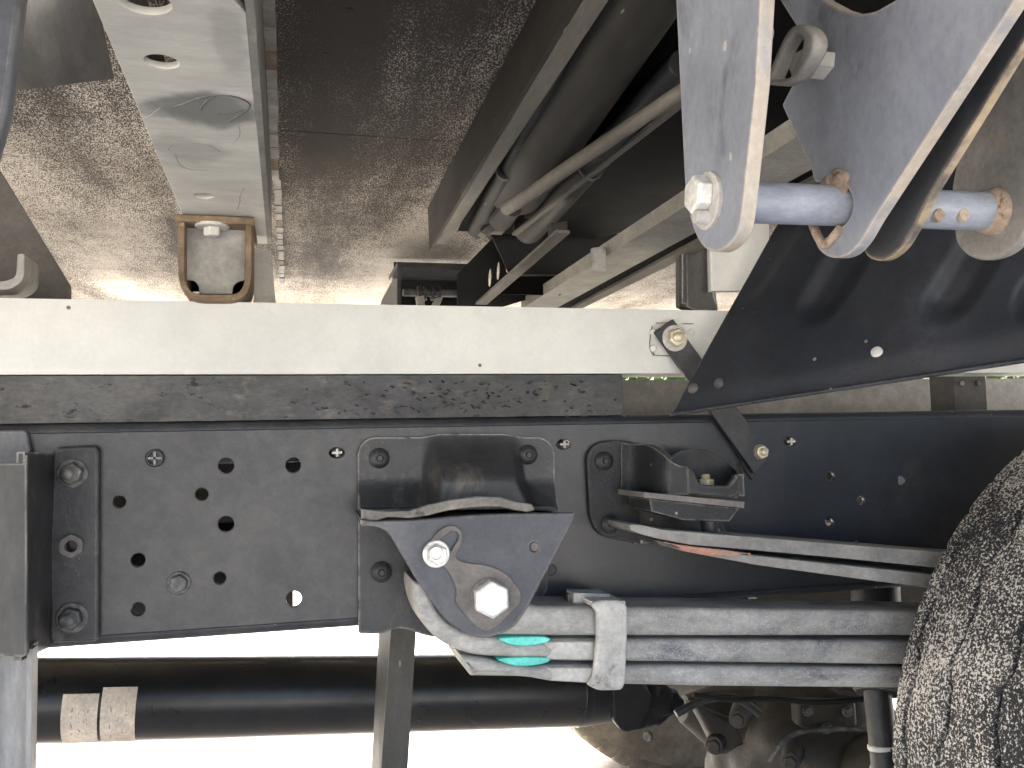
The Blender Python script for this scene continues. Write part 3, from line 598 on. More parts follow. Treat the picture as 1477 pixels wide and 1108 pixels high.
# small light block in the lower left corner
o = box('corner_block', tuple(PY(278, 428, YK + 0.006)), tuple(PY(287, 421, YK + 0.006) + Vector((0, 0.01, 0))), WHITE, fb)

# left bracket end, and a dark plate standing in for a blurry shadow
g_ = thing('shadow_plate', 'dark grey plate standing in for a blurry shadow under the deck at the left edge above the cream beam', 'shadow plate', PY(50, 432, 0.99))
plate('plate', [(-60, 150), (0, 247), (60, 345), (101, 412), (101, 445), (-60, 445)], 'Y', 0.99, 0.006, mat('shadow_grey', (0.06, 0.056, 0.05), (0.09, 0.083, 0.075), 8, 0.6), g_)
cb = thing('channel_end', 'pale curved channel end at the left edge on top of the cream beam', 'bracket', PY(0, 420, 0.91))
plate('channel_lip', [(-40, 405), (5, 406, 8), (23, 400, 8), (25, 366, 3), (36, 366, 3), (35, 405, 12), (15, 418, 10), (-40, 418)], 'Y', 0.91, 0.05, GREYP, cb, bevel=0.001)

# dark curved panel top left
tl = thing('splash_guard', 'dark smooth curved panel in the top left corner beside the cream crossmember', 'panel', PY(60, 60, 0.62))
def pf(u, v):
    px = -60 + u * (128 + 60 + 37 * v); py = -60 + v * (200 - 26 * u) 
    yy = 0.56 + 0.05 * u + 0.03 * math.cos(u * 3.0)
    return PY(px, py, yy + 0.06 * v * v)
PANEL = mat('dark_gloss_panel', (0.05, 0.047, 0.042), (0.10, 0.094, 0.085), 5, 0.35, 0, 0.05, c3=(0.15, 0.14, 0.12), t3=0.55, s3=8, w3=0.2, stretch=(3, 1, 0.5))
sheet('panel_skin', pf, 30, 20, 0.003, PANEL, tl)
tl2 = thing('corner_post', 'dark blue post edge crossing the top left corner', 'post', PY(5, 60, 0.5))
plate('post_face', [(-60, -40), (36, -40), (24, 60), (10, 165), (-12, 240), (-60, 240)], 'Y', 0.50, 0.012, BRKL, tl2, bevel=0.003)

# ================================================================== LEFT BRACKET AND POST
YM = 0.89
lb = thing('side_bracket', 'dark bolted bracket of folded plate on the left end of the rail', 'bracket', PY(75, 925, YM))
plate('mounting_plate', [(76, 653, 6), (82, 645, 3), (138, 642, 5), (143, 650, 4), (142, 920, 4), (137, 926, 4), (72, 928, 6), (70, 800)], 'Y', YM, 0.0098, BRK, lb, bevel=0.0028, holes_w=[(105, 787, 0.0055)])
Xw = PY(75, 790, YM).x; YF = 0.80
wt_ = PX(37, 652, Xw); wb_ = PX(37, 948, Xw)
zt_ = PY(75, 655, YM).z; zb2 = PY(75, 928, YM).z
prism('web_plate', [(Xw, YF, wt_.z), (Xw, YF, wb_.z), (Xw, YM + 0.0095, zb2 - 0.004), (Xw, YM + 0.0095, zt_)],
      [(Xw - 0.006, YF, wt_.z), (Xw - 0.006, YF, wb_.z), (Xw - 0.006, YM + 0.0095, zb2 - 0.004), (Xw - 0.006, YM + 0.0095, zt_)], BRK, lb)
plate('front_flange', [(-60, 668), (34, 668, 3), (37, 655, 3), (39, 658), (39, 944, 3), (34, 948, 4), (-60, 942)], 'Y', YF - 0.001, 0.006, FLNG, lb, bevel=0.001)
hexbolt(PY(105, 683, YM), 0.0105, 0.0095, DBOLT, lb, washer=1.3, stud=0.010)
hexbolt(PY(104, 891, YM), 0.0105, 0.0095, DBOLT, lb, washer=1.35, stud=0.010, spin=0.4)
# open weld nut
nutme = bpy.data.meshes.new('weld_nut')
bm = bmesh.new(); ro = 0.0105; ri = 0.0055; n = 24; top = []; tin = []; bo = []; bi = []
for k in range(n):
    a = 2 * math.pi * k / n; rh = ro * (1 - 0.10 * (0.5 + 0.5 * math.cos(6 * a)))
    for lst, rr, zz in ((top, rh, 0.007), (tin, ri, 0.007), (bo, rh, 0), (bi, ri, 0)): lst.append(bm.verts.new((rr * math.cos(a), rr * math.sin(a), zz)))
for k in range(n):
    l = (k + 1) % n
    bm.faces.new((top[k], top[l], tin[l], tin[k])); bm.faces.new((bo[k], bo[l], top[l], top[k])); bm.faces.new((tin[k], tin[l], bi[l], bi[k]))
bmesh.ops.recalc_face_normals(bm, faces=bm.faces); bm.to_mesh(nutme); bm.free(); nutme.materials.append(DUSTPL)
inst('weld_nut', nutme, PY(105, 787, YM), NY, lb)
po = thing('side_post', 'light grey upright post at the lower left edge in front of the drive shaft', 'post', (PY(25, 1108, 0.81).x, 0.81, 0.1))
x_l = PY(3, 1000, 0.815).x; x_m = PY(42, 1000, 0.815).x
box('front_face', (x_l - 0.004, 0.815, 0.12), (x_m, 0.84, PY(20, 935, 0.815).z), POST, po, 0.002)
box('side_fin', (x_m + 0.0002, 0.806, 0.12), (x_m + 0.0042, 0.822, PY(20, 935, 0.815).z + 0.0), POST, po, 0.001)
box('outer_fin', (x_l - 0.05, 0.806, 0.12), (x_l - 0.0045, 0.85, PY(20, 935, 0.815).z), BRKL, po, 0.001)
tp = thing('mount_tab', 'small bluish tab on the rail at the left edge above the bracket', 'tab', PY(10, 640, 0.892))
plate('tab_plate', [(-60, 622), (38, 620, 6), (45, 650, 6), (38, 672), (-60, 672)], 'Y', 0.893, 0.0065, BRKL, tp, bevel=0.002)

def smooth_c2(p): return [tuple(q) for q in p]
# ================================================================== SPRING HANGER
YH = 0.893; YP = 0.808
hg = thing('spring_hanger', 'pressed spring hanger bracket with triangular front plate on the chassis rail', 'spring hanger', PY(680, 900, YH))
# lower back plate
plate('back_plate', [(516, 700), (800, 700), (800, 735), (790, 850), (760, 900), (640, 921, 10), (612, 917, 10), (590, 908, 12), (570, 906, 8), (553, 915, 4), (517, 914, 4)], 'Y', YH + 0.001, 0.0055, BRK, hg, bevel=0.0015)
# pressed upper body as a height field
def hf(u, v):
    px = 516 + u * (800 - 516)
    # outline: rounded top corners and wavy bottom
    rr = 26.0; dx = min(px - 516, 800 - px)
    ytop = 631 - 5 * sst(600, 640, px) * (1 - sst(720, 760, px))
    if dx < rr: ytop += rr - math.sqrt(max(0, rr * rr - (rr - dx) ** 2))
    ybot = 746 - 12 * math.exp(-((px - 690) / 52) ** 2) - 2 * math.sin((px - 516) / 40)
    ybot -= 4 * sst(735, 800, px)
    py = ytop + (ybot - ytop) * v
    cen = sst(604, 634, px) * (1 - sst(732, 756, px - 14 * sst(680, 730, py)))
    wide = sst(585, 622, px) * (1 - sst(720 + 50 * sst(670, 735, py), 745 + 60 * sst(670, 735, py), px))
    d = 0.030 * sst(624, 690, py) * cen + 0.004 * sst(640, 725, py) * cen
    d += 0.022 * sst(688, 738, py) * (1 - cen) * (0.6 + 0.4 * wide)
    e = sst(ybot - 12, ybot - 2, py); d += e * 0.018 * wide
    return PY(px, py, YH) + Vector((0, -d, -d * 0.10))
sheet('pressed_body', hf, 90, 56, 0.005, BRK, hg, smooth=60)
for q in ((547, 661), (761, 656)): rivet(PY(*q, YH), 0.0105, hg)
rivet(PY(550, 825, YH), 0.0105, hg)
LIP = mat('dusty_lip', (0.17, 0.155, 0.14), (0.25, 0.23, 0.205), 20, 0.75, 0, 0.4, c3=(0.07, 0.066, 0.06), t3=0.55, s3=30, w3=0.1, edge=(0.3, 0.28, 0.25))
lipo = [(521, 734), (560, 738), (590, 737), (618, 728), (650, 721), (668, 719), (690, 716), (722, 717), (745, 724), (768, 727), (772, 736, 2), (762, 739), (742, 736), (722, 731), (700, 731), (668, 733), (640, 738), (618, 744), (590, 748), (560, 746), (540, 752), (521, 749)]
plate('lip', smooth_c2(lipo), 'Y', YP + 0.006, 0.006, LIP, hg, bevel=0.0018)
plate('lip_shelf', [(521, 735), (800, 730), (805, 740), (770, 736), (722, 729), (668, 731), (620, 742), (521, 748)], 'Y', YP + 0.034, 0.03, BRK, hg, bevel=0.002)
# front plate
fp = [(519, 749), (540, 752, 8), (600, 750), (650, 745), (690, 742), (720, 741), (780, 740), (830, 739.5, 2), (829, 748), (760, 880, 14), (742, 906, 14), (716, 918, 14), (690, 921, 14), (664, 911, 14), (640, 893, 12), (600, 835), (575, 793), (561, 768, 16), (545, 760, 10), (520, 757, 2)]
plate('front_plate', fp, 'Y', YP, 0.007, BRKL, hg, bevel=0.0018, holes_w=[(771, 789, 0.0042)])
o = rod('plug', PY(771, 789, YP + 0.004), PY(771, 789, YP + 0.002), 0.0042, 0.0042, DUSTPL, hg, 12)
# folded shoulders joining the front plate to the back plate
xa, xb = PY(522, 760, YP).x, PY(600, 760, YP).x
zc = PY(560, 752, YP).z
for a_, b_ in ((522, 612), (775, 822)):
    pa_, pb_ = PY(a_, 752 if a_ < 600 else 746, YP), PY(b_, 752 if a_ < 600 else 746, YP)
    prism('shoulder', [(pa_.x, YP + 0.0075, pa_.z), (pb_.x, YP + 0.0075, pb_.z), (pb_.x, YH - 0.0005, pb_.z + 0.004), (pa_.x, YH - 0.0005, pa_.z + 0.004)],
      [(pa_.x, YP + 0.0075, pa_.z - 0.005), (pb_.x, YP + 0.0075, pb_.z - 0.005), (pb_.x, YH - 0.0005, pb_.z - 0.001), (pa_.x, YH - 0.0005, pa_.z - 0.001)], BRK, hg)
# adjuster plate with its slot and lobes
ad_o = [(655, 756, 14), (668, 766, 12), (666, 787, 14), (655, 803, 14), (668, 812, 14), (706, 815, 16), (732, 828, 12), (751, 852, 6), (753, 868, 5), (718, 904, 6), (700, 913, 6), (684, 902, 8), (656, 868, 8), (660, 850, 12), (648, 826, 14), (640, 816, 12), (618, 815, 14), (610, 800, 16), (618, 783, 14), (636, 762, 16)]
slot = [(659, 767), (662, 773), (660, 780), (652, 793), (640, 803), (625, 808), (617, 800), (622, 790), (640, 775), (651, 766)]
ap = plate('adjuster_plate', ad_o, 'Y', YP - 0.004, 0.0038, DUSTPL, hg, holes=[slot], bevel=0.001)
0 and tube('slot_rim', [PY(x, y, YP - 0.0045) for x, y in [(668, 772), (660, 760), (650, 757), (636, 766), (620, 780)]], 0.0016, BRKL, ap)
hexbolt(PY(629, 799, YP - 0.004), 0.0098, 0.0085, ZINC, hg, washer=1.28, spin=0.2)
inst('bolt_cap', lathe_data('bolt_cap', [(0, 0), (0, 0.007), (0.0022, 0.0062), (0.0022, 0.0052), (0.0012, 0.004), (0.0012, 0)], ZINC, 20), PY(629, 799, YP - 0.0149), NY, hg)
hexbolt(PY(706, 862, YP - 0.004), 0.0175, 0.012, ZINC, hg, washer=1.06, spin=0.2, wm=DUSTPL)

# ================================================================== MAIN LEAF SPRING
YS = 0.815; WS = 0.07
ls = thing('leaf_spring', 'grey pack of three thick spring leaves with a clip running behind the tyre', 'leaf spring', PY(1000, 990, YS))
def smooth_c(pts, n=6):
    out = []; N = len(pts)
    for i in range(N):
        p0, p1, p2, p3 = (Vector(pts[(i + k - 1) % N]) for k in range(4))
        for k in range(n):
            t = k / n; q = 0.5 * ((2 * p1) + (-p0 + p2) * t + (2 * p0 - 5 * p1 + 4 * p2 - p3) * t * t + (-p0 + 3 * p1 - 3 * p2 + p3) * t ** 3); out.append((q.x, q.y))
    return out
L1 = [(700, 862), (730, 862), (775, 874), (860, 876), (1000, 877), (1200, 880), (1500, 885), (1500, 921), (1300, 917.5), (1000, 918), (800, 918), (740, 917), (700, 917), (668, 900), (655, 880), (662, 868)]
L2 = [(596, 838), (618, 840), (622, 855), (627, 874, 20), (645, 898, 20), (675, 914, 20), (722, 920, 10), (740, 930, 20), (785, 928, 6), (800, 922.5), (1000, 922.5), (1300, 925), (1500, 929), (1500, 966), (1300, 959.5), (1000, 956), (795, 954), (720, 948, 20), (680, 946, 20), (640, 930, 22), (612, 905, 22), (599, 875, 22), (595, 850)]
L3 = [(665, 946), (700, 950), (722, 956, 10), (760, 963, 20), (790, 960, 6), (1000, 960.5), (1300, 964), (1500, 969), (1500, 1000), (1300, 993.5), (1000, 990.5), (850, 987), (795, 984, 10), (760, 977, 20), (680, 976, 2), (664, 955, 2)]
for Lp, nm in ((L1, 1), (L2, 2), (L3, 3)):
    plate('leaf', Lp, 'Y', YS + (0.0006 if nm == 2 else 0.0), WS, LEAF, ls, bevel=0.0055, bres=3)
# dusty leaf ends
for pts_ in ([(782, 926, 6), (858, 925), (858, 952), (785, 951), (797, 938, 8)], [(786, 963, 6), (856, 963), (856, 985), (795, 982), (798, 972, 8)]):
    plate('leaf_tip_skin', pts_, 'Y', YS - 0.0012, 0.004, LEAFD, ls, bevel=0.0018)
for py_, w_ in ((925, 35), (954.5, 37)):
    pad = plate('wear_pad', smooth_c([(756 - w_, py_ - 4), (770, py_ - 6.5), (790, py_ - 5), (793, py_ - 1), (780, py_ + 4), (755, py_ + 6.5), (735, py_ + 4)]), 'Y', YS - 0.0018, 0.06, TEAL, ls, bevel=0.001, label='teal plastic wear pad squeezed between two leaves')
# clip
cp = [(852, 872, 8), (864, 866, 10), (896, 866, 12), (906, 874, 10), (906, 900), (903, 984, 4), (898, 996, 6), (864, 997, 6), (848, 989, 4), (856, 980, 4), (858, 960), (862, 920), (862, 884, 4)]
clp = plate('spring_clip', cp, 'Y', YS - 0.012, 0.008, LEAFD, ls, bevel=0.0028, bres=3)
zz = PY(880, 868, YS - 0.008).z
prism('clip_top', [PY(852, 874, YS - 0.006) + Vector((0, 0, 0.0)), PY(902, 874, YS - 0.006), PY(902, 867, YS - 0.006), PY(852, 867, YS - 0.006)],
      [p + Vector((0, WS + 0.006, 0.0)) for p in [PY(852, 874, YS - 0.006), PY(902, 874, YS - 0.006), PY(902, 867, YS - 0.006), PY(852, 867, YS - 0.006)]], LEAFD, clp, 0.0015)
bar('clip_end', PY(822, 860, YS + 0.03), PY(873, 862, YS + 0.03), 0.024, 0.010, LEAFD, clp, bevel=0.0025)
plate('clip_hook', [(818, 858, 6), (838, 853, 4), (842, 866), (835, 873), (819, 873, 4)], 'Y', YS + 0.03, 0.012, LINKD, clp, bevel=0.002)
rod('spring_eye', PY(706, 862, YS + 0.071), PY(706, 862, YS + 0.001), 0.030, 0.030, LEAF, ls, 40)

# ================================================================== HELPER SPRING AND ITS STOP
hb = thing('helper_spring_stop', 'black cast stop bracket with open pocket and rubber pad above the helper leaves', 'bracket', PY(870, 780, YH))
plate('back_plate', [(846, 655, 14), (862, 637, 18), (895, 634, 10), (925, 640), (925, 785), (895, 780, 16), (862, 772, 16), (851, 745, 10)], 'Y', YH - 0.001, 0.008, CAST, hb, bevel=0.0028, bres=3)
rivet(PY(871, 665, YH - 0.001), 0.0102, hb); rivet(PY(879, 756, YH - 0.001), 0.0102, hb)
plate('lower_flange', [(915, 700), (1000, 735), (1040, 748), (1048, 768), (1030, 776), (960, 783), (915, 785)], 'Y', YH + 0.001, 0.006, BRK, hb, bevel=0.0015)
# arm: curved front wall growing out of the plate
def arm(u, v):
    px = 896 + u * (992 - 896); yt = 639 + 0.0 * u + 28 * sst(930, 985, px) + 6 * u; yb_ = 712 + 2 * u
    py = yt + (yb_ - yt) * v; d = 0.075 * sst(0.05, 0.75, u) ** 1.2
    return PY(px, py, YH - 0.004 - d)
sheet('arm_wall', arm, 26, 8, 0.008, CAST, hb)
YA = YH - 0.082
plate('pocket_front', [(990, 676, 4), (996, 675, 3), (1003, 682, 8), (1008, 697, 8), (1020, 700, 4), (1052, 701, 5), (1060, 690, 4), (1062, 684, 3), (1069, 688, 3), (1069, 708, 4), (1060, 718.5, 5), (992, 712, 3)], 'Y', YA + 0.001, 0.010, CAST, hb, bevel=0.002)
plate('pocket_back', [(962, 665), (975, 652, 8), (990, 648, 6), (1018, 648, 8), (1045, 662, 6), (1064, 680, 5), (1066, 718), (960, 716)], 'Y', YA + 0.058, 0.008, CAST, hb, bevel=0.002)
def side_w(u, v):
    a = PY(1064, 684, YA + 0.004); b = PY(1062, 668, YA + 0.058); p = a.lerp(b, u); q = Vector((p.x, p.y, PY(1064, 716, YA + 0.004).z)); return p.lerp(q, v)
sheet('pocket_side', side_w, 4, 4, 0.006, CAST, hb)
prism('pocket_floor', [PY(992, 711, YA + 0.011), PY(1064, 716, YA + 0.011), PY(1064, 719, YA + 0.011), PY(992, 715, YA + 0.011)],
      [p + Vector((0, 0.046, 0)) for p in [PY(992, 711, YA + 0.011), PY(1064, 716, YA + 0.011), PY(1064, 719, YA + 0.011), PY(992, 715, YA + 0.011)]], CAST, hb)
bp_ = PY(1018, 702, YA + 0.03)
hexbolt(bp_, 0.009, 0.008, ZINCY, hb, q=qaxis((0, 0, 1)), washer=0, stud=0.004)
A = [PY(928, 710, YA - 0.004), PY(1074, 724, YA - 0.004), PY(1073, 733, YA - 0.004), PY(929, 718, YA - 0.004)]
prism('pad_plate', A, [p + Vector((0, 0.07, 0)) for p in A], DUSTPL, hb, 0.0008)
A = [PY(937, 720, YA + 0.004), PY(1066, 733.5, YA + 0.004), PY(1052, 752, YA + 0.004), PY(985, 750, YA + 0.004), PY(940, 738, YA + 0.004)]
prism('rubber_pad', A, [p + Vector((0, 0.055, 0)) for p in A], CAST, hb, 0.002)
rod('rubber_button', PY(1023, 750, YA + 0.03) , PY(1023, 750, YA + 0.03) + Vector((0, 0, -0.014)), 0.0095, 0.008, RIVET, hb, 24)

hl_ = thing('helper_spring', 'two thin dusty helper leaves rising left from behind the tyre', 'leaf spring', PY(1200, 810, YA))
plate('leaf', [(909, 757), (925, 757), (955, 764), (1050, 772), (1200, 784), (1360, 797), (1480, 806), (1480, 829), (1350, 819), (1200, 804), (1050, 790.5), (995, 786), (953, 778), (925, 771), (909, 764)], 'Y', YA, 0.065, HLEAF, hl_, bevel=0.0012)
plate('leaf', [(975, 786.5), (1018, 791.5), (1050, 797), (1200, 813.5), (1345, 828.5), (1480, 841), (1480, 863), (1335, 848), (1200, 830), (1090, 815), (1016, 801), (985, 795)], 'Y', YA + 0.002, 0.06, HLEAF, hl_, bevel=0.0018)
plate('paint_patch', [(958, 782, 3), (1000, 788.5, 3), (1045, 793, 3), (1085, 799, 3), (1060, 803, 3), (1016, 801, 3), (990, 796, 3)], 'Y', YA - 0.0012, 0.004, ORANGE, hl_, bevel=0.001, label='orange paint marks where the two leaves separate')

# ================================================================== DIAGONAL BRACE
br = thing('brace_bar', 'dark flat brace bolted across cream beam and rail behind the mudguard tip', 'brace', PY(1035, 570, 0.889))
plate('flat_bar', [(944, 479, 2), (971, 460, 2), (1112, 656, 2), (1089, 684, 2)], 'Y', YB - 0.011, 0.0045, BLACK if False else RIVET, br, bevel=0.0007)
plate('spacer_plate', [(1036, 598), (1052, 610), (1092, 668), (1086, 692), (1076, 680)], 'Y', YB - 0.004, 0.0035, RAIL, br)
for q in ((974, 487), (1093, 652)): rod('spacer_tube', PY(*q, YB - 0.0066), PY(*q, YB + 0.0), 0.008, 0.008, RIVET, br, 16)
hexbolt(PY(973, 488, YB - 0.0112), 0.0105, 0.008, ZINCY, br, washer=1.4, wm=LEAFD, stud=0.004)
hexbolt(PY(1096, 652, YB - 0.0112), 0.0078, 0.005, ZINCY, br, washer=1.15, wm=DUSTPL, stud=0.0035)

# ================================================================== DRIVE SHAFT AND AXLE
YD = 1.30
p0 = PY(-160, 1014.5, YD); p1 = PY(845, 995, YD)
rs = 0.0545
ds = thing('drive_shaft', 'thick glossy black drive shaft with two paper stickers below the rail', 'drive shaft', p0.lerp(p1, 0.5))
rod('shaft_tube', p0, p1, rs, rs * 0.97, SHAFT, ds, 64)
dv = (p1 - p0).normalized()
# stickers: curved paper on the tube
def sticker(xa_, xb_, pa, pb_):
    def f(u, v):
        c = p0.lerp(p1, 0); ta = (PY(xa_, 1010, YD) - p0).dot(dv); tb = (PY(xb_, 1010, YD) - p0).dot(dv)
        c = p0 + dv * (ta + (tb - ta) * u); a = R_(pa + (pb_ - pa) * v)
        s = Vector((0, -1, 0)); uu = s.cross(dv).normalized(); 
        if uu.z < 0: uu = -uu
        return c + (s * math.cos(a) + uu * math.sin(a)) * (rs + 0.0006)
    return f
st1 = sticker(103, 153, 22, -62); st2 = sticker(157, 205, 30, -60)
s1 = sheet('paper_sticker', st1, 8, 16, 0.0004, LABEL, ds); s2 = sheet('paper_sticker', st2, 8, 16, 0.0004, LABEL, ds)
def dab(f, par, u0, v0, du, dv_, k):
    def g(u, v): 
        p = Vector(f(u0 + du * u, v0 + dv_ * v)); return p + Vector((0, -0.0005, 0.0001))
    sheet('print_mark', g, 2, 2, 0.0001, INK, par)
for f, par in ((st1, s1), (st2, s2)):
    for k in range(16):
        u0 = random.choice((0.28, 0.5, 0.62, 0.72)) + random.uniform(-.02, .02); v0 = random.uniform(0.18, 0.8)
        dab(f, par, u0, v0, random.uniform(0.015, 0.03), random.uniform(0.02, 0.06), k)
rod('weld_collar', p1 - dv * 0.02, p1 + dv * 0.05, rs * 0.99, rs * 0.86, SHAFT, ds, 48)
def pd(px, py): return PY(px, py, YD)
rod('yoke', pd(868, 997), pd(925, 1005), 0.046, 0.030, BLACK, ds, 32)
rod('yoke_ear', pd(905, 1020) + Vector((0, -0.045, 0)), pd(905, 1020) + Vector((0, 0.045, 0)), 0.021, 0.021, BLACK, ds, 24)
plate('yoke_arm', [(880, 965, 12), (930, 985, 14), (945, 1010, 14), (925, 1052, 10), (900, 1058, 8), (885, 1040, 10)], 'Y', YD - 0.05, 0.02, BLACK, ds, bevel=0.004)
bm = bmesh.new(); bmesh.ops.create_icosphere(bm, subdivisions=4, radius=1)
for v in bm.verts:
    p = v.co.copy(); p *= 1 + 0.30 * mnoise.noise(p * 2.6) + 0.06 * mnoise.noise(p * 8); v.co = pd(930, 1012) + Vector((p.x * 0.055, p.y * 0.035, p.z * 0.036))
bmfin('universal_joint', bm, BLACK, ds, smooth=80)
hexbolt(pd(916, 1045) + Vector((0, -0.055, 0)), 0.008, 0.006, DBOLT, ds, washer=0, q=qaxis((-0.8, -0.6, 0)))
ax = thing('rear_axle', 'oily brown axle housing with bolts behind the spring beside the tyre', 'axle', pd(1130, 1100))
bm = bmesh.new(); bmesh.ops.create_icosphere(bm, subdivisions=5, radius=1)
cc = PY(1165, 1085, 1.28)
for v in bm.verts:
    p = v.co.copy(); n_ = mnoise.noise(p * 2.2) * 0.12 + mnoise.noise(p * 6) * 0.035
    p *= (1 + n_); v.co = cc + Vector((p.x * 0.155, p.y * 0.15, p.z * 0.15))
bmfin('differential', bm, AXLE, ax, smooth=80)
rod('axle_tube', (cc.x + 0.02, 0.80, cc.z + 0.0), (cc.x + 0.02, 1.85, cc.z + 0.0), 0.07, 0.07, AXLE, ax, 40)
rod('pinion_housing', pd(985, 1022), pd(1110, 1050), 0.022, 0.095, AXLE, ax, 36)
plate('housing_rib', [(1000, 1015), (1060, 1040), (1075, 1075), (1040, 1090), (1020, 1050)], 'Y', YD - 0.11, 0.03, AXLE, ax, bevel=0.006)
for q, yy in (((1064, 1038), 1.16), ((1030, 1076), 1.18), ((1245, 1094), 1.12), ((1140, 1100), 1.12)):
    pp = PY(*q, yy); rod('bolt_boss', pp + Vector((0.03, 0.04, 0)), pp, 0.016, 0.013, AXLE, ax, 20); hexbolt(pp, 0.0095, 0.006, AXLE, ax, washer=0, q=qaxis((-0.6, -0.8, 0)))
tube('brake_pipe', [PY(*q, 1.09) for q in [(1000, 1002), (1050, 1012), (1110, 1006), (1180, 1016), (1250, 1008)]], 0.0035, BLACK, ax)
tube('brake_hose', [PY(*q, 1.12) for q in [(975, 1030), (1005, 1012), (1040, 1004), (1075, 1010), (1095, 1030)]], 0.0055, RIVET, ax)
tube('brake_pipe', [PY(*q, 1.08) for q in [(1110, 1100), (1130, 1062), (1180, 1050), (1245, 1052)]], 0.003, DBOLT, ax)
plate('casting_web', [(1150, 1010, 5), (1235, 1012, 5), (1238, 1050, 8), (1190, 1062, 10), (1152, 1048, 8)], 'Y', 1.10, 0.02, AXLE, ax, bevel=0.005)
for q in ((1165, 1025), (1222, 1026), (1192, 1050)): hexbolt(PY(*q, 1.099), 0.006, 0.004, DBOLT, ax, washer=1.3)
sh = thing('shock_absorber', 'dark upright shock absorber with white bands between the spring and the tyre', 'shock absorber', PY(1270, 1108, 0.92))
rod('upper_tube', PY(1262, 838, 1.0), PY(1268, 1000, 0.95), 0.030, 0.030, BRK, sh, 36)
rod('lower_tube', PY(1264, 985, 0.955), PY(1284, 1170, 0.93), 0.0165, 0.0165, RIVET, sh, 32)
for a_, b_ in (((1272, 1073), (1273.5, 1082)), ((1276, 1104), (1277, 1112))):
    rod('white_band', PY(*a_, 0.9435), PY(*b_, 0.9425), 0.0172, 0.0172, WHITE, sh, 32)
plate('seat_block', [(1335, 1003), (1600, 1010), (1600, 1080), (1350, 1070)], 'Y', 0.83, 0.02, AXLE, ax, bevel=0.004)
plate('brake_backing', [(1090, 835), (1600, 820), (1600, 1000), (1240, 1000), (1100, 960)], 'Y', 1.12, 0.03, AXLE, ax, bevel=0.004)

# hanging strap
st = thing('hanging_strap', 'grey brown flat strap hanging in front of the drive shaft', 'strap', PY(570, 1108, 1.02))
YT = 1.0
A = [PY(566, 880, YT), PY(602, 880, YT), PY(585, 1160, YT), PY(546, 1160, YT)]
prism('front_face', A, [p + Vector((0, 0.004, 0)) for p in A], STRAP, st, 0.0006)
A = [PY(548, 880, YT + 0.05), PY(566, 880, YT + 0.0045), PY(546, 1160, YT + 0.0045), PY(533, 1160, YT + 0.05)]
prism('side_leg', A, [p + Vector((0.003, 0.002, 0)) for p in A], BLACK, st)

# ================================================================== WHEELS
def tyre_mesh(name, cx_, cz, y_in, width, rad, sgn, par, full=True, zig=0.0045, nA=720, blocks=False, tm=None, rm=None):
    tm = tm or TYRE; rm = rm or GREYP
    """tread and sidewalls of revolution around an axis along Y; y_in is the face towards the truck's centre (sgn +1: larger y is inner)"""
    nW = 110; bm = bmesh.new(); gl = bm.verts.layers.float.new('groove'); rows = []
    Gs = [0.30, 0.60, 0.86]
    for i in range(nA):
        a = 2 * math.pi * i / nA; row = []
        for j in range(nW + 1):
            s = j / nW; y = width * (s - 0.5)
            e = abs(s - 0.5) * 2
            r = rad - 0.006 * e * e
            if e > 0.9: r -= 0.028 * ((e - 0.9) / 0.1) ** 2
            gr = 0.0
            for k, gc in enumerate(Gs):
                ph = a * 46 / (2 * math.pi) * 2 * math.pi
                zz = zig / width * max(-0.7, min(0.7, math.sin(a * 27 + k * 1.7) + 0.3 * math.sin(a * 61 + k)))
                d = abs(s - gc - zz) * width
                gr = max(gr, 1 - sst(0.0014, 0.0030, d))
            r -= 0.006 * gr
            if blocks:
                fr_ = (a * 60 / (2 * math.pi)) % 1; b_ = (1 - sst(0.02, 0.05, abs(fr_ - 0.5))) * (1 if (e > 0.5) else 0); r -= 0.008 * b_; gr = max(gr, b_)
            elif e > 0.86:
                fr_ = (a * 54 / (2 * math.pi)) % 1; b_ = (1 - sst(0.03, 0.07, abs(fr_ - 0.5))); r -= 0.003 * b_
            r += 0.0004 * mnoise.noise(Vector((a * 60, s * 40, 1)))
            v = bm.verts.new((cx_ + r * math.cos(a), y_in + y, cz + r * math.sin(a))); v[gl] = gr; row.append(v)
        rows.append(row)
    for i in range(nA):
        a, b = rows[i], rows[(i + 1) % nA]
        for j in range(nW): bm.faces.new((a[j], b[j], b[j + 1], a[j + 1]))
    tr = bmfin(name, bm, tm, par, smooth=50)
    r0 = rad - 0.034
    for sg, nm in ((1, 'sidewall'), (-1, 'sidewall')):
        pr = [(0.0, r0 + 0.0002), (0.012, r0 - 0.03), (0.016, r0 - 0.07), (0.010, r0 - 0.12), (0.0, r0 - 0.155)]
        me = lathe_data(nm, pr, tm, 160, 60)
        me.transform(qaxis((0, sg, 0)).to_matrix().to_4x4()); me.transform(Matrix.Translation((cx_, y_in + sg * width / 2, cz)))
        finish(nm, me, tm, par, smooth=60)
    rim = lathe_data('rim', [(-width * 0.48, r0 - 0.15), (-width * 0.46, r0 - 0.17), (width * 0.46, r0 - 0.17), (width * 0.48, r0 - 0.15)], rm, 96)
    rim.transform(qaxis((0, 1, 0)).to_matrix().to_4x4()); rim.transform(Matrix.Translation((cx_, y_in, cz))); finish('rim', rim, rm, par)
    dsk = lathe_data('wheel_disc', [(-0.01, 0.03), (-0.01, r0 - 0.17), (0.0, r0 - 0.17), (0.0, 0.03)], rm, 96)
    dsk.transform(qaxis((0, 1, 0)).to_matrix().to_4x4()); dsk.transform(Matrix.Translation((cx_, y_in, cz))); finish('wheel_disc', dsk, rm, par)
TCX, TCZ, TR = 0.963, EYE - 0.346, 0.3935
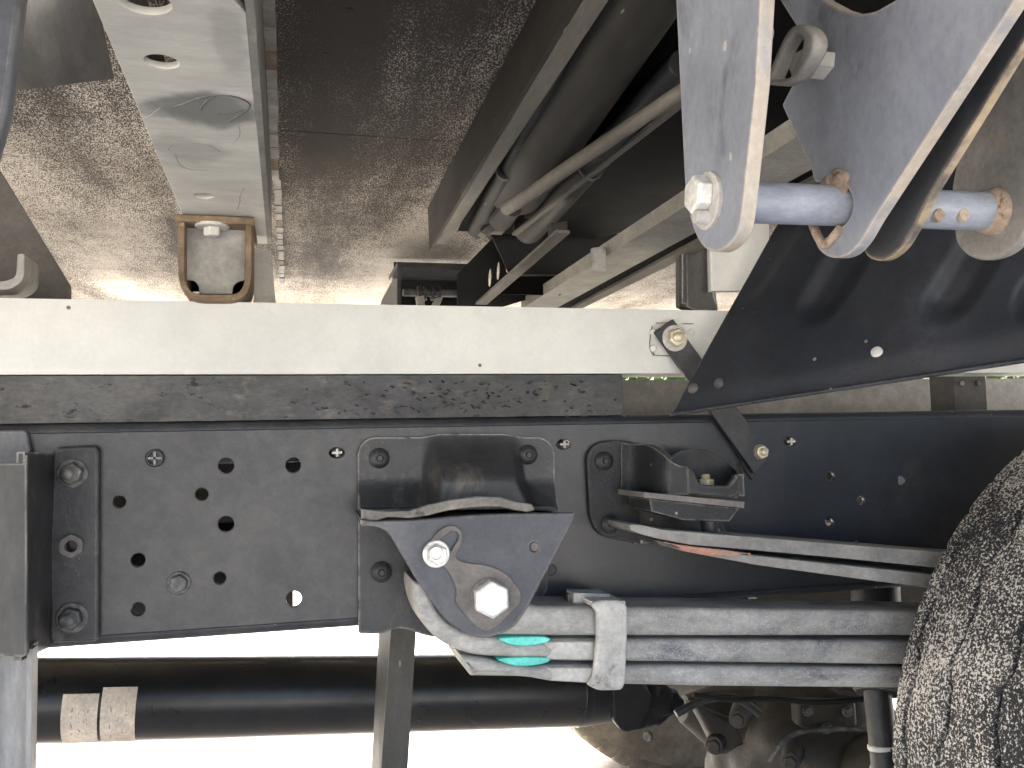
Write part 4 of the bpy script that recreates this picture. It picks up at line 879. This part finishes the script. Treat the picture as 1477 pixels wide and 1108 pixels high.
FTY = mat('brown_tyre', (0.10, 0.084, 0.064), (0.19, 0.155, 0.115), 9, 0.8, 0, 0.5, c3=(0.13, 0.105, 0.08), t3=0.58, s3=20, w3=0.15)
wn = thing('truck_tyre', 'large dusty speckled tyre with wavy tread grooves at the right edge', 'tyre', (TCX, 0.68, TCZ - TR), 'truck rear tyres')
tyre_mesh('tread', TCX, TCZ, 0.68, 0.20, TR, 1, wn)
tyre_mesh('outer_tread', TCX, TCZ, 0.44, 0.20, TR, 1, wn, nA=200)
wf = thing('truck_tyre', 'far side brown tyre with blocky tread low behind the drive shaft', 'tyre', (0.885, 1.93, TCZ - TR - 0.01), 'truck rear tyres')
tyre_mesh('tread', 0.885, TCZ - 0.012, 1.93, 0.20, TR, -1, wf, blocks=True, nA=480, tm=FTY, rm=AXLE)

# ================================================================== MUDGUARD
mg = thing('mudguard', 'dark ribbed mudguard sheet sweeping up over the tyre to a sharp corner', 'mudguard', PY(1000, 590, 0.85))
Apt, Bpt = PY(968, 598, 0.865), PY(1172, 232, 0.865)
Cpt, Dpt = PY(1530, 512, 0.56), PY(1640, -40, 0.56)
def mgf(u, v):
    p = Apt.lerp(Bpt, v).lerp(Cpt.lerp(Dpt, v), u)
    n_ = Vector((-0.55, -0.75, -0.3)).normalized(); d = 0
    x, y = proj(p)
    # pressed flutes running up the sheet
    for (fx, fw, end) in ((1052, 30, 452), (1160, 32, 476), (1345, 38, 472), (1475, 36, 468)):
        cxl = fx + (end - y) * 0.62                      # flute axis leans right as it climbs
        e = (x - cxl) / fw
        if abs(e) < 1.4: d -= 0.017 * (1 - sst(0.15 if e < 0 else 0.5, 1.35 if e < 0 else 1.1, abs(e))) * (1 - sst(end - 34, end, y + abs(e) ** 2 * 18))
    d += 0.006 * sst(0.0, 0.10, v)
    d += 0.0015 * math.sin(u * 5 + v * 2) * sst(0, 0.2, v)
    return p + n_ * d
sheet('guard_skin', mgf, 150, 110, 0.003, GUARD, mg, smooth=60)
def on_mg(px, py):
    # nearest surface parameter by search
    best = None
    for i in range(61):
        for j in range(61):
            p = mgf(i / 60, j / 60); q = proj(p); dd = (q[0] - px) ** 2 + (q[1] - py) ** 2
            if best is None or dd < best[0]: best = (dd, i / 60, j / 60)
    s = 1 / 60; u, v = best[1], best[2]
    for _ in range(5):
        for du in (-s, 0, s):
            for dv2 in (-s, 0, s):
                p = mgf(u + du, v + dv2); q = proj(p); dd = (q[0] - px) ** 2 + (q[1] - py) ** 2
                if dd < best[0]: best = (dd, u + du, v + dv2)
        u, v = best[1], best[2]; s /= 2
    return Vector(mgf(u, v))
nm_ = (Apt - Bpt).cross(Cpt - Apt).normalized()
if nm_.dot(Vector((0, 0, EYE)) - Apt) < 0: nm_ = -nm_
for (x_, y_), mm, rr in (((1000, 560), DBOLT, 0.0065), ((1038, 553), DBOLT, 0.006), ((1265, 508), WHITE, 0.0055)):
    p = on_mg(x_, y_); q = qaxis(nm_)
    inst('guard_rivet', lathe_data('guard_rivet', [(-0.001, 0), (-0.001, rr), (0.0012, rr * 0.9), (0.0022, rr * 0.5), (0.0024, 0)], mm, 20), p + nm_ * 0.0008, q, mg)
tube('bottom_lip', [Vector(mgf(k / 30, 0.0)) for k in range(31)], 0.0022, GUARD, mg)

# ================================================================== LINKAGE (near the camera, upper right)
YR = 0.42
X1 = PY(1022, 291, YR).x; X2 = PY(1205, 291, YR).x; X3 = X2 + 0.024; X4 = PY(1432, 303, YR).x
lp = thing('link_plate', 'blue grey tapering link plate with a bolt at its rounded lower end', 'link plate', PX(1022, 291, X1))
plate('plate_face', [(972, -60), (984, 190), (989, 290, 30), (1004, 345, 30), (1024, 366, 18), (1046, 360, 26), (1066, 336, 26), (1072, 290, 30), (1090, 120), (1100, -60)], 'X', X1, 0.008, LINK, lp, bevel=0.0008)
bq = qaxis((-1, 0, 0)); bc = PX(1023, 290, X1)
inst('bolt_washer', lathe_data('bolt_washer', [(0, 0), (0, 0.0155), (0.002, 0.0155), (0.0026, 0.0145), (0.0026, 0)], LEAFD, 32), bc, bq, lp)
inst('bolt_head', hexprof('bolt_head', 0.0105, 0.008, ZINC), bc + Vector((-0.0026, 0, 0.003)), bq, lp)
rod('bolt_tail', bc + Vector((-0.002, -0.002, -0.0095)), bc + Vector((-0.010, -0.002, -0.0095)), 0.004, 0.0035, LEAFD, lp, 14)
hr = thing('hinge_rod', 'blue grey round hinge rod through the plates with rusty spots', 'rod', Vector((X2, YR, bc.z)))
za = PY(1090, 293, YR).z; zb3 = PY(1400, 304, YR).z
rod('rod_bar', (X1 + 0.008, YR, za), (X4 + 0.0, YR, zb3), 0.0112, 0.0112, LINKR, hr, 40)
for x_, y_ in ((1356, 309), (1392, 309)):
    p = PY(x_, y_, YR - 0.0112); rod('rust_mark', p + Vector((0, 0.003, 0)), p + Vector((0, 0.0001, 0)), 0.0042, 0.0036, RUSTW, hr, 14)
hk = thing('hook_plate', 'broad blue grey hook plate with rusty edge ending round the hinge rod', 'hook plate', PX(1210, 340, X2))
hook = [(1112, -80), (1165, -30), (1188, 0), (1214, 14), (1238, 21, 6), (1262, 17, 8), (1292, 0), (1330, -60), (1496, -60), (1464, 0), (1259, 318), (1240, 352, 16), (1220, 371, 14), (1196, 373, 14), (1180, 360, 10), (1176, 350), (1200, 338, 10), (1226, 318, 20), (1232, 290, 20), (1222, 268, 16), (1200, 262), (1174, 264, 8), (1171, 244, 14), (1158, 218), (1128, 152, 3), (1140, 128), (1162, 96, 6), (1170, 70), (1150, 40), (1125, 0)]
plate('plate_face', hook, 'X', X2, 0.0075, LINK, hk, bevel=0.0007)
bm = bmesh.new(); bmesh.ops.create_icosphere(bm, subdivisions=4, radius=1)
for v in bm.verts:
    p = v.co.copy(); p *= 1 + 0.25 * mnoise.noise(p * 2.5); v.co = PX(1208, 268, X2) + Vector((p.x * 0.005 - 0.001, p.y * 0.012, p.z * 0.008))
bmfin('weld_lump', bm, RUSTW, hk, smooth=80)
tube('weld_bead', [PX(*q, X2 - 0.001) for q in [(1172, 322), (1178, 340), (1190, 356), (1200, 345), (1212, 330)]], 0.0026, RUSTW, hk)
h2 = thing('hook_plate', 'dark second hook plate just behind the broad one with rusty rim', 'hook plate', PX(1273, 340, X3))
plate('plate_face', [(1244, 360, 6), (1252, 374, 10), (1275, 378, 14), (1300, 360, 16), (1322, 322, 10), (1342, 280), (1419, 154), (1500, 20), (1540, -60), (1440, -60), (1380, 60), (1290, 220), (1250, 330)], 'X', X3, 0.006, LINKD, h2, bevel=0.0015)
h4 = thing('end_lug', 'beige grey rounded lug at the right end of the hinge rod', 'lug', PX(1430, 340, X4))
plate('plate_face', [(1376, 335), (1378, 352, 12), (1395, 371, 14), (1420, 377, 14), (1450, 368, 16), (1475, 345, 14), (1487, 310), (1500, 250), (1560, 60), (1600, -60), (1500, -60), (1430, 120), (1385, 200), (1372, 270)], 'X', X4, 0.008, DISC, h4, bevel=0.002)
tr_ = rod('weld_ring', (X4 - 0.008, YR, zb3), (X4 + 0.001, YR, zb3), 0.0118, 0.0145, RUSTW, h4, 36)
lr = thing('keeper_loop', 'small pale loop bracket behind the hook plate near the link plate', 'loop bracket', PX(1135, 90, X1 + 0.05))
plate('loop', [(1100, 122, 4), (1126, 60, 14), (1140, 36, 14), (1160, 34, 14), (1176, 52, 12), (1172, 76, 10), (1150, 112), (1128, 124, 8)], 'X', X1 + 0.045, 0.009, DISC, lr, holes=[rnd([(1112, 115, 3), (1132, 66, 8), (1145, 48, 8), (1158, 54, 8), (1156, 72, 8), (1138, 112, 4)])], bevel=0.002)
plate('block', [(1133, 84, 3), (1160, 70, 3), (1158, 92), (1143, 112, 2)], 'X', X1 + 0.058, 0.02, WHITEG, lr)
tube('rim_wire', [PX(*q, X1 + 0.03) for q in [(1098, 24), (1108, 40), (1108, 56), (1100, 64)]], 0.003, GREYP, lr)

# ================================================================== OVERHEAD MEMBERS, RIGHT OF CENTRE
def Q(px, py, z): return PZ(px, py, z)
# big dusty box member
b1 = thing('dusty_box_member', 'long dusty brown box member under the deck left of the pipes', 'frame member', Q(700, 250, 0.28))
e_top, e_bot = Q(617, 300, 0.316), None
Ye = e_top.y
A = [PY(617, 300, Ye), PY(619, 362, Ye), PY(637, 362, Ye), PY(660, 300, Ye)]
z_b = A[1].z - EYE
Bx = [Q(790, -30, 0.316), Q(848, -30, z_b), Q(888, -30, z_b), Q(905, -30, 0.316)]
prism('box_body', A, Bx, BROWN, b1, 0.0015)
p = Q(636, 352, z_b - 0.0005); q_ = Q(866, -10, z_b - 0.0005)
bar('lower_strip', p, q_, 0.014, 0.001, TAN, b1)
# pipe A
pa = thing('pipe', 'dark pipe ending in a dusty sleeve right of the box member', 'pipe', Q(728, 243, 0.27))
rod('sleeve', Q(729, 246, 0.268), Q(688, 330, 0.268), 0.0095, 0.0125, BROWN, pa, 28)
rod('pipe_run', Q(860, -20, 0.272), Q(722, 262, 0.272), 0.0075, 0.009, BLACK, pa, 24)
tube('sleeve_rim', [Q(729, 246, 0.268) + Vector((0.0098 * math.cos(a), 0, 0.0098 * math.sin(a))) for a in [2 * math.pi * k / 16 for k in range(16)]], 0.0010, TAN, pa, close=True)
# big cylinder B
cb_ = thing('hydraulic_cylinder', 'thick dark hydraulic cylinder running away overhead between the pipes', 'cylinder', Q(850, 120, 0.29))
rod('barrel', Q(985, -125, 0.285), Q(745, 262, 0.285), 0.030, 0.038, BROWN, cb_, 48)
rod('collar', Q(822, 222, 0.268), Q(765, 262, 0.268), 0.016, 0.020, BLACK, cb_, 32)
# right sleeve
rp = thing('pipe', 'wide dusty sleeve pipe under the pale rod', 'pipe', Q(852, 244, 0.262))
rod('sleeve', Q(850, 240, 0.262), Q(762, 330, 0.262), 0.0135, 0.019, BROWN, rp, 32)
rod('pipe_run', Q(985, 92, 0.262), Q(846, 246, 0.262), 0.0105, 0.0125, BLACK, rp, 28)
tube('sleeve_rim', [Q(851, 239, 0.262) + Vector((0.0138 * math.cos(a), 0.004 * math.cos(a), 0.0138 * math.sin(a))) for a in [2 * math.pi * k / 16 for k in range(16)]], 0.0012, TAN, rp, close=True)
# pale rod
pr_ = thing('pale_rod', 'pale tan slanting rod with a boss at its lower end', 'rod', Q(850, 220, 0.245))
rod('rod_bar', Q(1010, 114, 0.235), Q(731, 301, 0.25), 0.0050, 0.0075, TAN, pr_, 28)
rod('boss', Q(740, 297, 0.252), Q(722, 316, 0.256), 0.011, 0.014, BROWN, pr_, 28)
plate('boss_plate', [(693, 335), (705, 322), (738, 312), (742, 320), (728, 334), (712, 333), (702, 340)], 'Y', Q(720, 325, 0.256).y + 0.01, 0.02, TAN, pr_, bevel=0.002)
# tan angle strip E
es = thing('slanting_angle', 'tan edged slanting angle iron reaching down to the cream beam', 'angle iron', Q(800, 330, 0.25))
Y1 = 0.965; zE = PY(690, 441, Y1).z - EYE
pe0 = Q(690, 446, 0.165); 
bar('lower_run', Q(694, 438, 0.175), Q(812, 334, 0.205), 0.014, 0.003, TAN, es)
bar('upper_run', Q(742, 338, 0.25), Q(1010, 128, 0.25), 0.0062, 0.003, TAN, es)
A = [Q(742, 338, 0.251), Q(1010, 130, 0.251), Q(1010, 130, 0.251) + Vector((0, 0, 0.045)), Q(742, 338, 0.251) + Vector((0, 0, 0.06))]
prism('upright_leg', A, [p + Vector((0.003, 0.002, 0)) for p in A], SOOT_SHADE, es)
plate('corner_bracket', [(795, 322), (819, 318), (819, 336, 4), (806, 347), (795, 345)], 'Y', Q(806, 340, 0.215).y, 0.012, BROWN, es, bevel=0.001)
# slotted plate F
Yf = 1.30
sp = thing('slotted_plate', 'dark plate with three upright slots beside the slanting angle', 'plate', PY(715, 430, Yf))
plate('plate_face', [(660, 395), (735, 318), (800, 318), (800, 420), (700, 450), (660, 450)], 'Y', Yf, 0.006, BLACK, sp,
      holes=[smooth_c([(733, 365), (737, 375), (736, 392), (730, 392), (730, 375)], 3), smooth_c([(720, 376), (722, 386), (720, 402), (717, 402), (717, 386)], 3), smooth_c([(708, 386), (710, 396), (708, 412), (705, 412), (705, 396)], 3)])
# mechanism box
Yg = 1.35
mb = thing('latch_box', 'small black open box with a cross pin and rollers on the cream beam', 'latch box', PY(625, 440, Yg))
plate('frame', [(573, 380, 4), (682, 386, 4), (684, 450), (573, 450)], 'Y', Yg, 0.004, RIVET, mb, holes=[[(579, 386), (676, 391), (676, 448), (579, 448)]], bevel=0.001)
plate('back', [(568, 378), (690, 384), (690, 455), (568, 455)], 'Y', Yg + 0.12, 0.004, BLACK, mb)
box('top_sheet', tuple(PY(573, 384, Yg)), tuple(PY(684, 381, Yg) + Vector((0, 0.12, 0.0))), RIVET, mb)
rod('cross_pin', PY(581, 422, Yg + 0.01), PY(674, 424, Yg + 0.01), 0.006, 0.006, DBOLT, mb, 20)
for x_ in (604, 613, 623, 633): rod('roller', PY(x_ - 2, 423, Yg + 0.008), PY(x_ + 2, 423, Yg + 0.008), 0.012, 0.012, RIVET, mb, 24)
rod('side_disc', PY(672, 415, Yg - 0.004), PY(676, 415, Yg - 0.004), 0.028, 0.028, RIVET, mb, 30)
plate('lever', [(600, 428), (612, 426), (614, 450), (603, 450)], 'Y', Yg - 0.01, 0.01, GREYP, mb, bevel=0.001)
plate('lever', [(628, 430), (640, 428), (630, 450), (618, 450)], 'Y', Yg - 0.01, 0.01, GREYP, mb, bevel=0.001)
# pale upright left of the box
pu = thing('pale_upright', 'pale tapered upright behind the beam left of the latch box', 'upright', PY(568, 440, 1.5))
plate('plate_face', [(575, 388), (575, 445), (545, 450), (552, 430)], 'Y', 1.45, 0.006, WHITEG, pu)
# added dark sheet painting in the blocked light (right side ceiling)
dsx = thing('shade_sheet', 'added black sheet standing in for soot and blocked light overhead between the pipes and the pale beam', 'sheet', Q(900, 250, 0.305))
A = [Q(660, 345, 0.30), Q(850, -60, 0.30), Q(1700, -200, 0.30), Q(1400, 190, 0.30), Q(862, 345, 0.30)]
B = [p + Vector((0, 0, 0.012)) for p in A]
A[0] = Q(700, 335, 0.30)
prism('sheet_face', A, B, SOOT_SHADE, dsx)
# hanging cross panel (dark lower block)
hc = thing('cross_panel', 'black cross panel with a thin lit lower edge behind the small grey cylinder', 'panel', PY(800, 425, 1.22))
plate('panel_face', [(700, 320), (985, 240), (985, 300), (868, 372), (855, 396), (735, 396)], 'Y', 1.24, 0.004, BLACK, hc)
plate('lower_face', [(730, 399), (852, 398), (806, 426), (720, 424)], 'Y', 1.20, 0.004, SOOT_SHADE, hc)
bar('lit_edge', PY(742, 397, 1.235), PY(856, 397, 1.235), 0.003, 0.002, TAN, hc)
bar('lit_edge', PY(806, 426, 1.19), PY(852, 399, 1.19), 0.003, 0.002, TAN, hc)
hexbolt(PY(811, 402, 1.21), 0.008, 0.010, DBOLT, hc, washer=1.3, q=qaxis((0, -0.5, -1)))
# small grey cylinder
gc = thing('grey_stub', 'small light grey cylinder stub on the pale beam', 'stub', PY(864, 375, 0.93))
rod('stub_body', PY(863, 359, 0.93) , PY(863, 391, 0.93), 0.0088, 0.0088, GREYP, gc, 28)
MEMB = mat('dusty_crossmember', (0.19, 0.18, 0.155), (0.27, 0.255, 0.22), 7, 0.5, 0, 0.1, c3=(0.12, 0.115, 0.10), t3=0.58, s3=11, w3=0.16)
# pale beam I (second crossmember) and its dark slot
cI = thing('deck_crossmember', 'pale grey crossmember slanting overhead behind the link plate', 'crossmember', Q(950, 330, 0.26))
zi = 0.215
bl, br_ = Q(742, 447, 0.165), Q(800, 447, 0.165)
def seg(pL, pR, qL, qR, h, m, nm, par):
    A = [pL, pR, pR + Vector((0, 0, h)), pL + Vector((0, 0, h))]; B = [qL, qR, qR + Vector((0, 0, h)), qL + Vector((0, 0, h))]
    return prism(nm, A, B, m, par, 0.001)
seg(Q(752, 446, zi), Q(800, 446, zi), Q(1180, 178, zi), Q(1212, 222, zi), 0.016, MEMB, 'bottom_flange', cI)
seg(Q(803, 446, zi + 0.006), Q(822, 446, zi + 0.006), Q(1182, 222, zi + 0.006), Q(1222, 236, zi + 0.006), 0.03, SOOT_SHADE, 'slot_filler', cI)
seg(Q(824, 446, zi + 0.002), Q(838, 446, zi + 0.002), Q(1190, 250, zi + 0.002), Q(1212, 262, zi + 0.002), 0.01, TAN, 'side_strip', cI)
bq_ = thing('crossmember_foot', 'dark upright foot bracket with pale side standing on the beam left of mudguard', 'bracket', PY(1010, 447, 0.9))
plate('dark_plate', [(984, 330), (1022, 345), (1036, 447), (1002, 448), (985, 440)], 'Y', 0.925, 0.02, FLNG, bq_, bevel=0.001)
plate('rust_flange', [(984, 344), (991, 344), (993, 440), (984, 438)], 'Y', 0.92, 0.012, BRK, bq_, bevel=0.001)
plate('pale_side', [(1022, 240), (1110, 240), (1110, 420), (1026, 420)], 'Y', 0.91, 0.01, WHITE, bq_, bevel=0.002)
tube('hook_wire', [PY(*q, 0.905) for q in [(1029, 420), (1029, 432), (1034, 438)]], 0.0012, GREYP, bq_)
